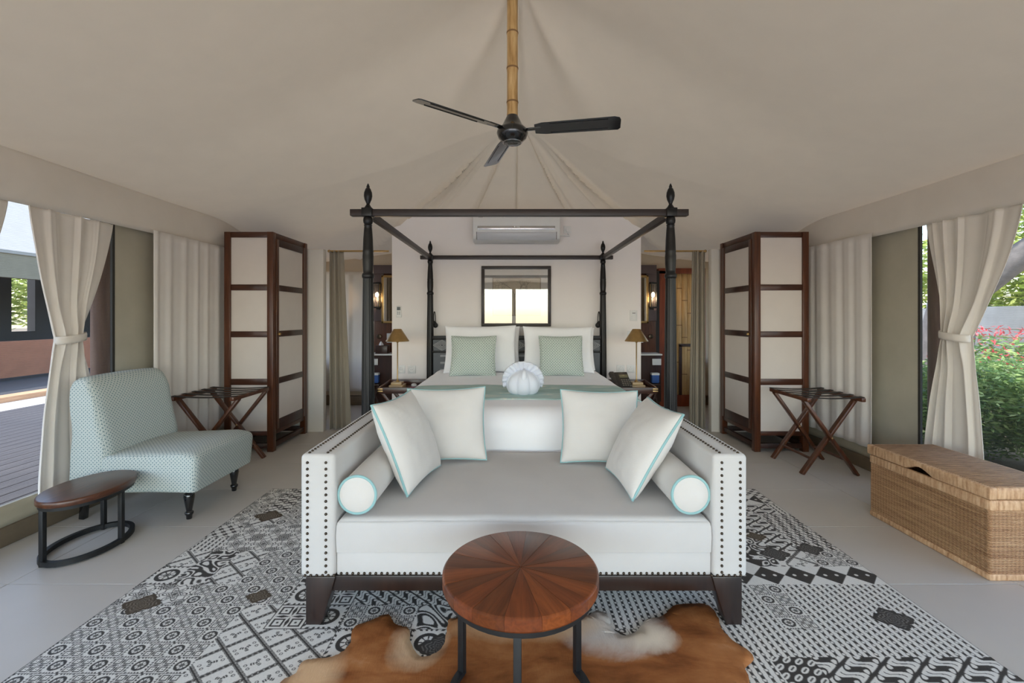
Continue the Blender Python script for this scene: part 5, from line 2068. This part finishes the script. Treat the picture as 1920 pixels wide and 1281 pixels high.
    # the wheel checker fills the corner by the oval table, the large wheels run beside it
    for (j0, j1, i0, i1, p) in ((14, 17, 0, 4, 0), (18, 20, 1, 2, 6), (18, 20, 2, 3, 4), (18, 20, 3, 5, 0), (18, 20, 5, 9, 2), (14, 17, 4, 7, 4), (14, 16, 7, 10, 7), (16, 18, 5, 7, 7),
                              (20, 22, 1, 4, 5), (22, 24, 2, 5, 0), (20, 23, 4, 7, 1), (17, 18, 0, 2, 5), (17, 18, 2, 5, 0), (15, 18, 17, 24, 1), (11, 15, 20, 24, 2), (16, 18, 19, 20, 0),
                              (18, 20, 16, 18, 7), (18, 20, 18, 19, 6), (18, 20, 19, 20, 9), (20, 21, 18, 20, 8), (20, 23, 16, 18, 11), (14, 16, 15, 18, 1), (24, 26, 17, 20, 4)):
        cell[j0:j1, i0:i1] = p
    ci = np.clip((xx / .15).astype(int), 0, gxn - 1)
    cj = np.clip((yy / .15).astype(int), 0, gyn - 1)
    idx = cell[cj, ci]
    for k, fn_ in enumerate(pats):
        mk = idx == k
        if mk.any():
            D[mk] = fn_(xx[mk], yy[mk])
    # dark star medallions scattered over the grid
    for _ in range(34):
        cx, cy = pr_.uniform(.1, W - .1), pr_.uniform(.1, H - .1)
        s = pr_.uniform(.045, .075)
        i0, i1, j0, j1 = max(0, int((cx - .13) * ppm)), int((cx + .13) * ppm), max(0, int((cy - .13) * ppm)), int((cy + .13) * ppm)
        X, Y = xx[j0:j1, i0:i1] - cx, yy[j0:j1, i0:i1] - cy
        r, a = np.hypot(X * 1.0, Y * 1.15), np.arctan2(Y, X)
        lim = s * (1 + .16 * np.cos(4 * a) + .04 * np.cos(12 * a))
        ins = r < lim
        vein = (np.sin(r * 420 + 2 * np.sin(8 * a)) > .35) & (r < lim * .8)
        sub = D[j0:j1, i0:i1]
        sub[ins] = np.where(vein[ins], .68, 1)
        T[j0:j1, i0:i1][ins] = pr_.choice([0, 1])
    light = np.array([224, 222, 216]) / 255
    dark = np.array([62, 60, 58]) / 255
    brown = np.array([76, 65, 52]) / 255
    grain = pr_.standard_normal((h, w)).astype(np.float32) * .02
    # softened edge of the print
    D = (D + np.roll(D, 1, 0) + np.roll(D, 1, 1)) / 3
    dk = dark + (brown - dark) * T[:, :, None]
    img = light * (1 - D[:, :, None]) + dk * D[:, :, None] + grain[:, :, None]
    # thin dark hem
    e = .006
    hem = (xx < e) | (xx > W - e) | (yy > H - e)
    img[hem] *= .8
    return np.clip(img, 0, 1).astype(np.float32)


im_rug = new_image('batik_patchwork_print', rug_image())
M_rug = m_image('batik_patchwork', im_rug, 'UV', rough=.55, spec=.3)
RX0, RX1, RY0, RY1 = -1.757, 1.763, -.60, 3.27
MB().box(RX0, RX1, RY0, RY1, 0, .004).build('patchwork_rug', M_rug, bevel=0, smooth=False, label='large black-and-white batik patchwork floor rug under the settee', cat='rug',
                                           uvfn=lambda x, y, z: ((x - RX0) / (RX1 - RX0), (y - RY0) / (RY1 - RY0)))

# ================================================================== COWHIDE


hide = [(-.61, .60), (-.72, .95), (-.70, 1.25), (-.79, 1.50), (-.760, 1.565), (-.757, 1.619), (-.684, 1.636), (-.643, 1.654), (-.622, 1.711), (-.637, 1.793), (-.583, 1.836), (-.524, 1.874),
        (-.477, 1.813), (-.416, 1.786), (-.391, 1.711), (-.340, 1.642), (-.287, 1.66), (-.263, 1.705), (-.262, 1.808), (-.249, 1.851), (-.10, 1.84), (.05, 1.80), (.17, 1.82),
        (.302, 1.865), (.361, 1.898), (.398, 1.865), (.397, 1.807), (.429, 1.751), (.494, 1.777), (.542, 1.836), (.623, 1.866), (.691, 1.929), (.805, 1.947), (.848, 1.922), (.850, 1.865),
        (.832, 1.792), (.846, 1.725), (.883, 1.648), (.826, 1.590), (.810, 1.541), (.74, 1.40), (.82, 1.15), (.76, .9), (.66, .62), (.35, .72), (.02, .58), (-.3, .74)]


def smooth_closed(p, k=4):
    n = len(p)
    out = []
    for i in range(n):
        p0, p1, p2, p3 = p[i - 1], p[i], p[(i + 1) % n], p[(i + 2) % n]
        for j in range(k):
            t = j / k
            out.append(tuple(.5 * (2 * b + (c - a) * t + (2 * a - 5 * b + 4 * c - d) * t * t + (3 * b - a - 3 * c + d) * t ** 3) for a, b, c, d in zip(p0, p1, p2, p3)))
    return out


ho = smooth_closed(hide, 5)
rr_ = random.Random(3)
ho = [(x + rr_.uniform(-.003, .003), y + rr_.uniform(-.003, .003)) for x, y in ho]
bm = bmesh.new()
bv = [bm.verts.new((x, y, 0)) for x, y in ho]
f = bm.faces.new(bv)
bmesh.ops.triangulate(bm, faces=[f])
for _ in range(6):
    long = [e for e in bm.edges if e.calc_length() > .05]
    if not long:
        break
    bmesh.ops.subdivide_edges(bm, edges=long, cuts=1)
    bmesh.ops.triangulate(bm, faces=bm.faces)
for v in bm.verts:
    v.co.z = .013 + .0035 * noise.noise((v.co.x * 7, v.co.y * 7, 0)) - (.004 if v.is_boundary else 0)
hv = [tuple(v.co) for v in bm.verts]
bm.verts.index_update()
hf = [tuple(v.index for v in f.verts) for f in bm.faces]
bm.free()
th = NT('cowhide_hair')
vc = th.coord()
ln = th.noise(th.coord(scale=(1, 2.2, 1), rot=(0, 0, .3)), 3.0, 5, .6, .4)
col = th.ramp(ln, [(.30, C(92, 46, 18)), (.48, C(142, 86, 44)), (.64, C(168, 110, 64)), (.82, C(192, 144, 102))])
# pale flank and neck patches of the hide
pn = th.noise(th.coord(scale=(1, .6, 1), rot=(0, 0, .3)), 7, 5, .65, .8)
sx = th.n('ShaderNodeSeparateXYZ')
th.link(vc, sx.inputs[0])


def blob(px_, py_, rx_, ry_):
    a = th.n('ShaderNodeMath', operation='SUBTRACT')
    th.link(sx.outputs[0], a.inputs[0])
    a.inputs[1].default_value = px_
    b = th.n('ShaderNodeMath', operation='SUBTRACT')
    th.link(sx.outputs[1], b.inputs[0])
    b.inputs[1].default_value = py_
    outs = []
    for q, r in ((a, rx_), (b, ry_)):
        d = th.n('ShaderNodeMath', operation='DIVIDE')
        th.link(q.outputs[0], d.inputs[0])
        d.inputs[1].default_value = r
        m_ = th.n('ShaderNodeMath', operation='POWER')
        th.link(d.outputs[0], m_.inputs[0])
        m_.inputs[1].default_value = 2
        outs.append(m_)
    s_ = th.n('ShaderNodeMath', operation='ADD')
    th.link(outs[0].outputs[0], s_.inputs[0])
    th.link(outs[1].outputs[0], s_.inputs[1])
    return s_.outputs[0]


HC = (.04, 1.26)   # hide object's origin in the room
prev = col
for (bx_, by_, rx_, ry_, cc) in ((.40, 1.80, .20, .16, C(214, 208, 198)), (.52, 1.74, .11, .08, C(222, 206, 184)), (-.70, 1.56, .10, .13, C(214, 176, 136)), (-.36, 1.70, .10, .12, C(212, 180, 144)), (.05, 1.82, .30, .10, C(206, 166, 124))):
    d = blob(bx_ - HC[0], by_ - HC[1], rx_, ry_)
    ad = th.n('ShaderNodeMath', operation='MULTIPLY_ADD')
    th.link(pn, ad.inputs[0])
    ad.inputs[1].default_value = 1.6
    th.link(d, ad.inputs[2])
    mr = th.n('ShaderNodeMapRange')
    mr.inputs[1].default_value = 2.3
    mr.inputs[2].default_value = .8
    th.link(ad.outputs[0], mr.inputs[0])
    mxn = th.n('ShaderNodeMix', data_type='RGBA')
    th.link(mr.outputs[0], mxn.inputs[0])
    th.link(prev, mxn.inputs[6])
    mxn.inputs[7].default_value = cc
    prev = mxn.outputs[2]
th.color(prev)
th.set(.75, 0, .2)
th.bump(th.noise(th.coord(scale=(1, .25, 1), rot=(0, 0, .3)), 160, 3), .5, .004)
hm = MB()
hm.add(hv, hf)
cwh = hm.build('cowhide', th.m, angle=180, label='brown cowhide with pale patches lying on the patchwork rug under the round table', cat='hide')
off = Vector((HC[0], HC[1], 0)) - cwh.location
for v in cwh.data.vertices:
    v.co -= off
cwh.location = (HC[0], HC[1], 0)
sd = cwh.modifiers.new('thickness', 'SOLIDIFY')
sd.thickness = .006
sd.offset = -1
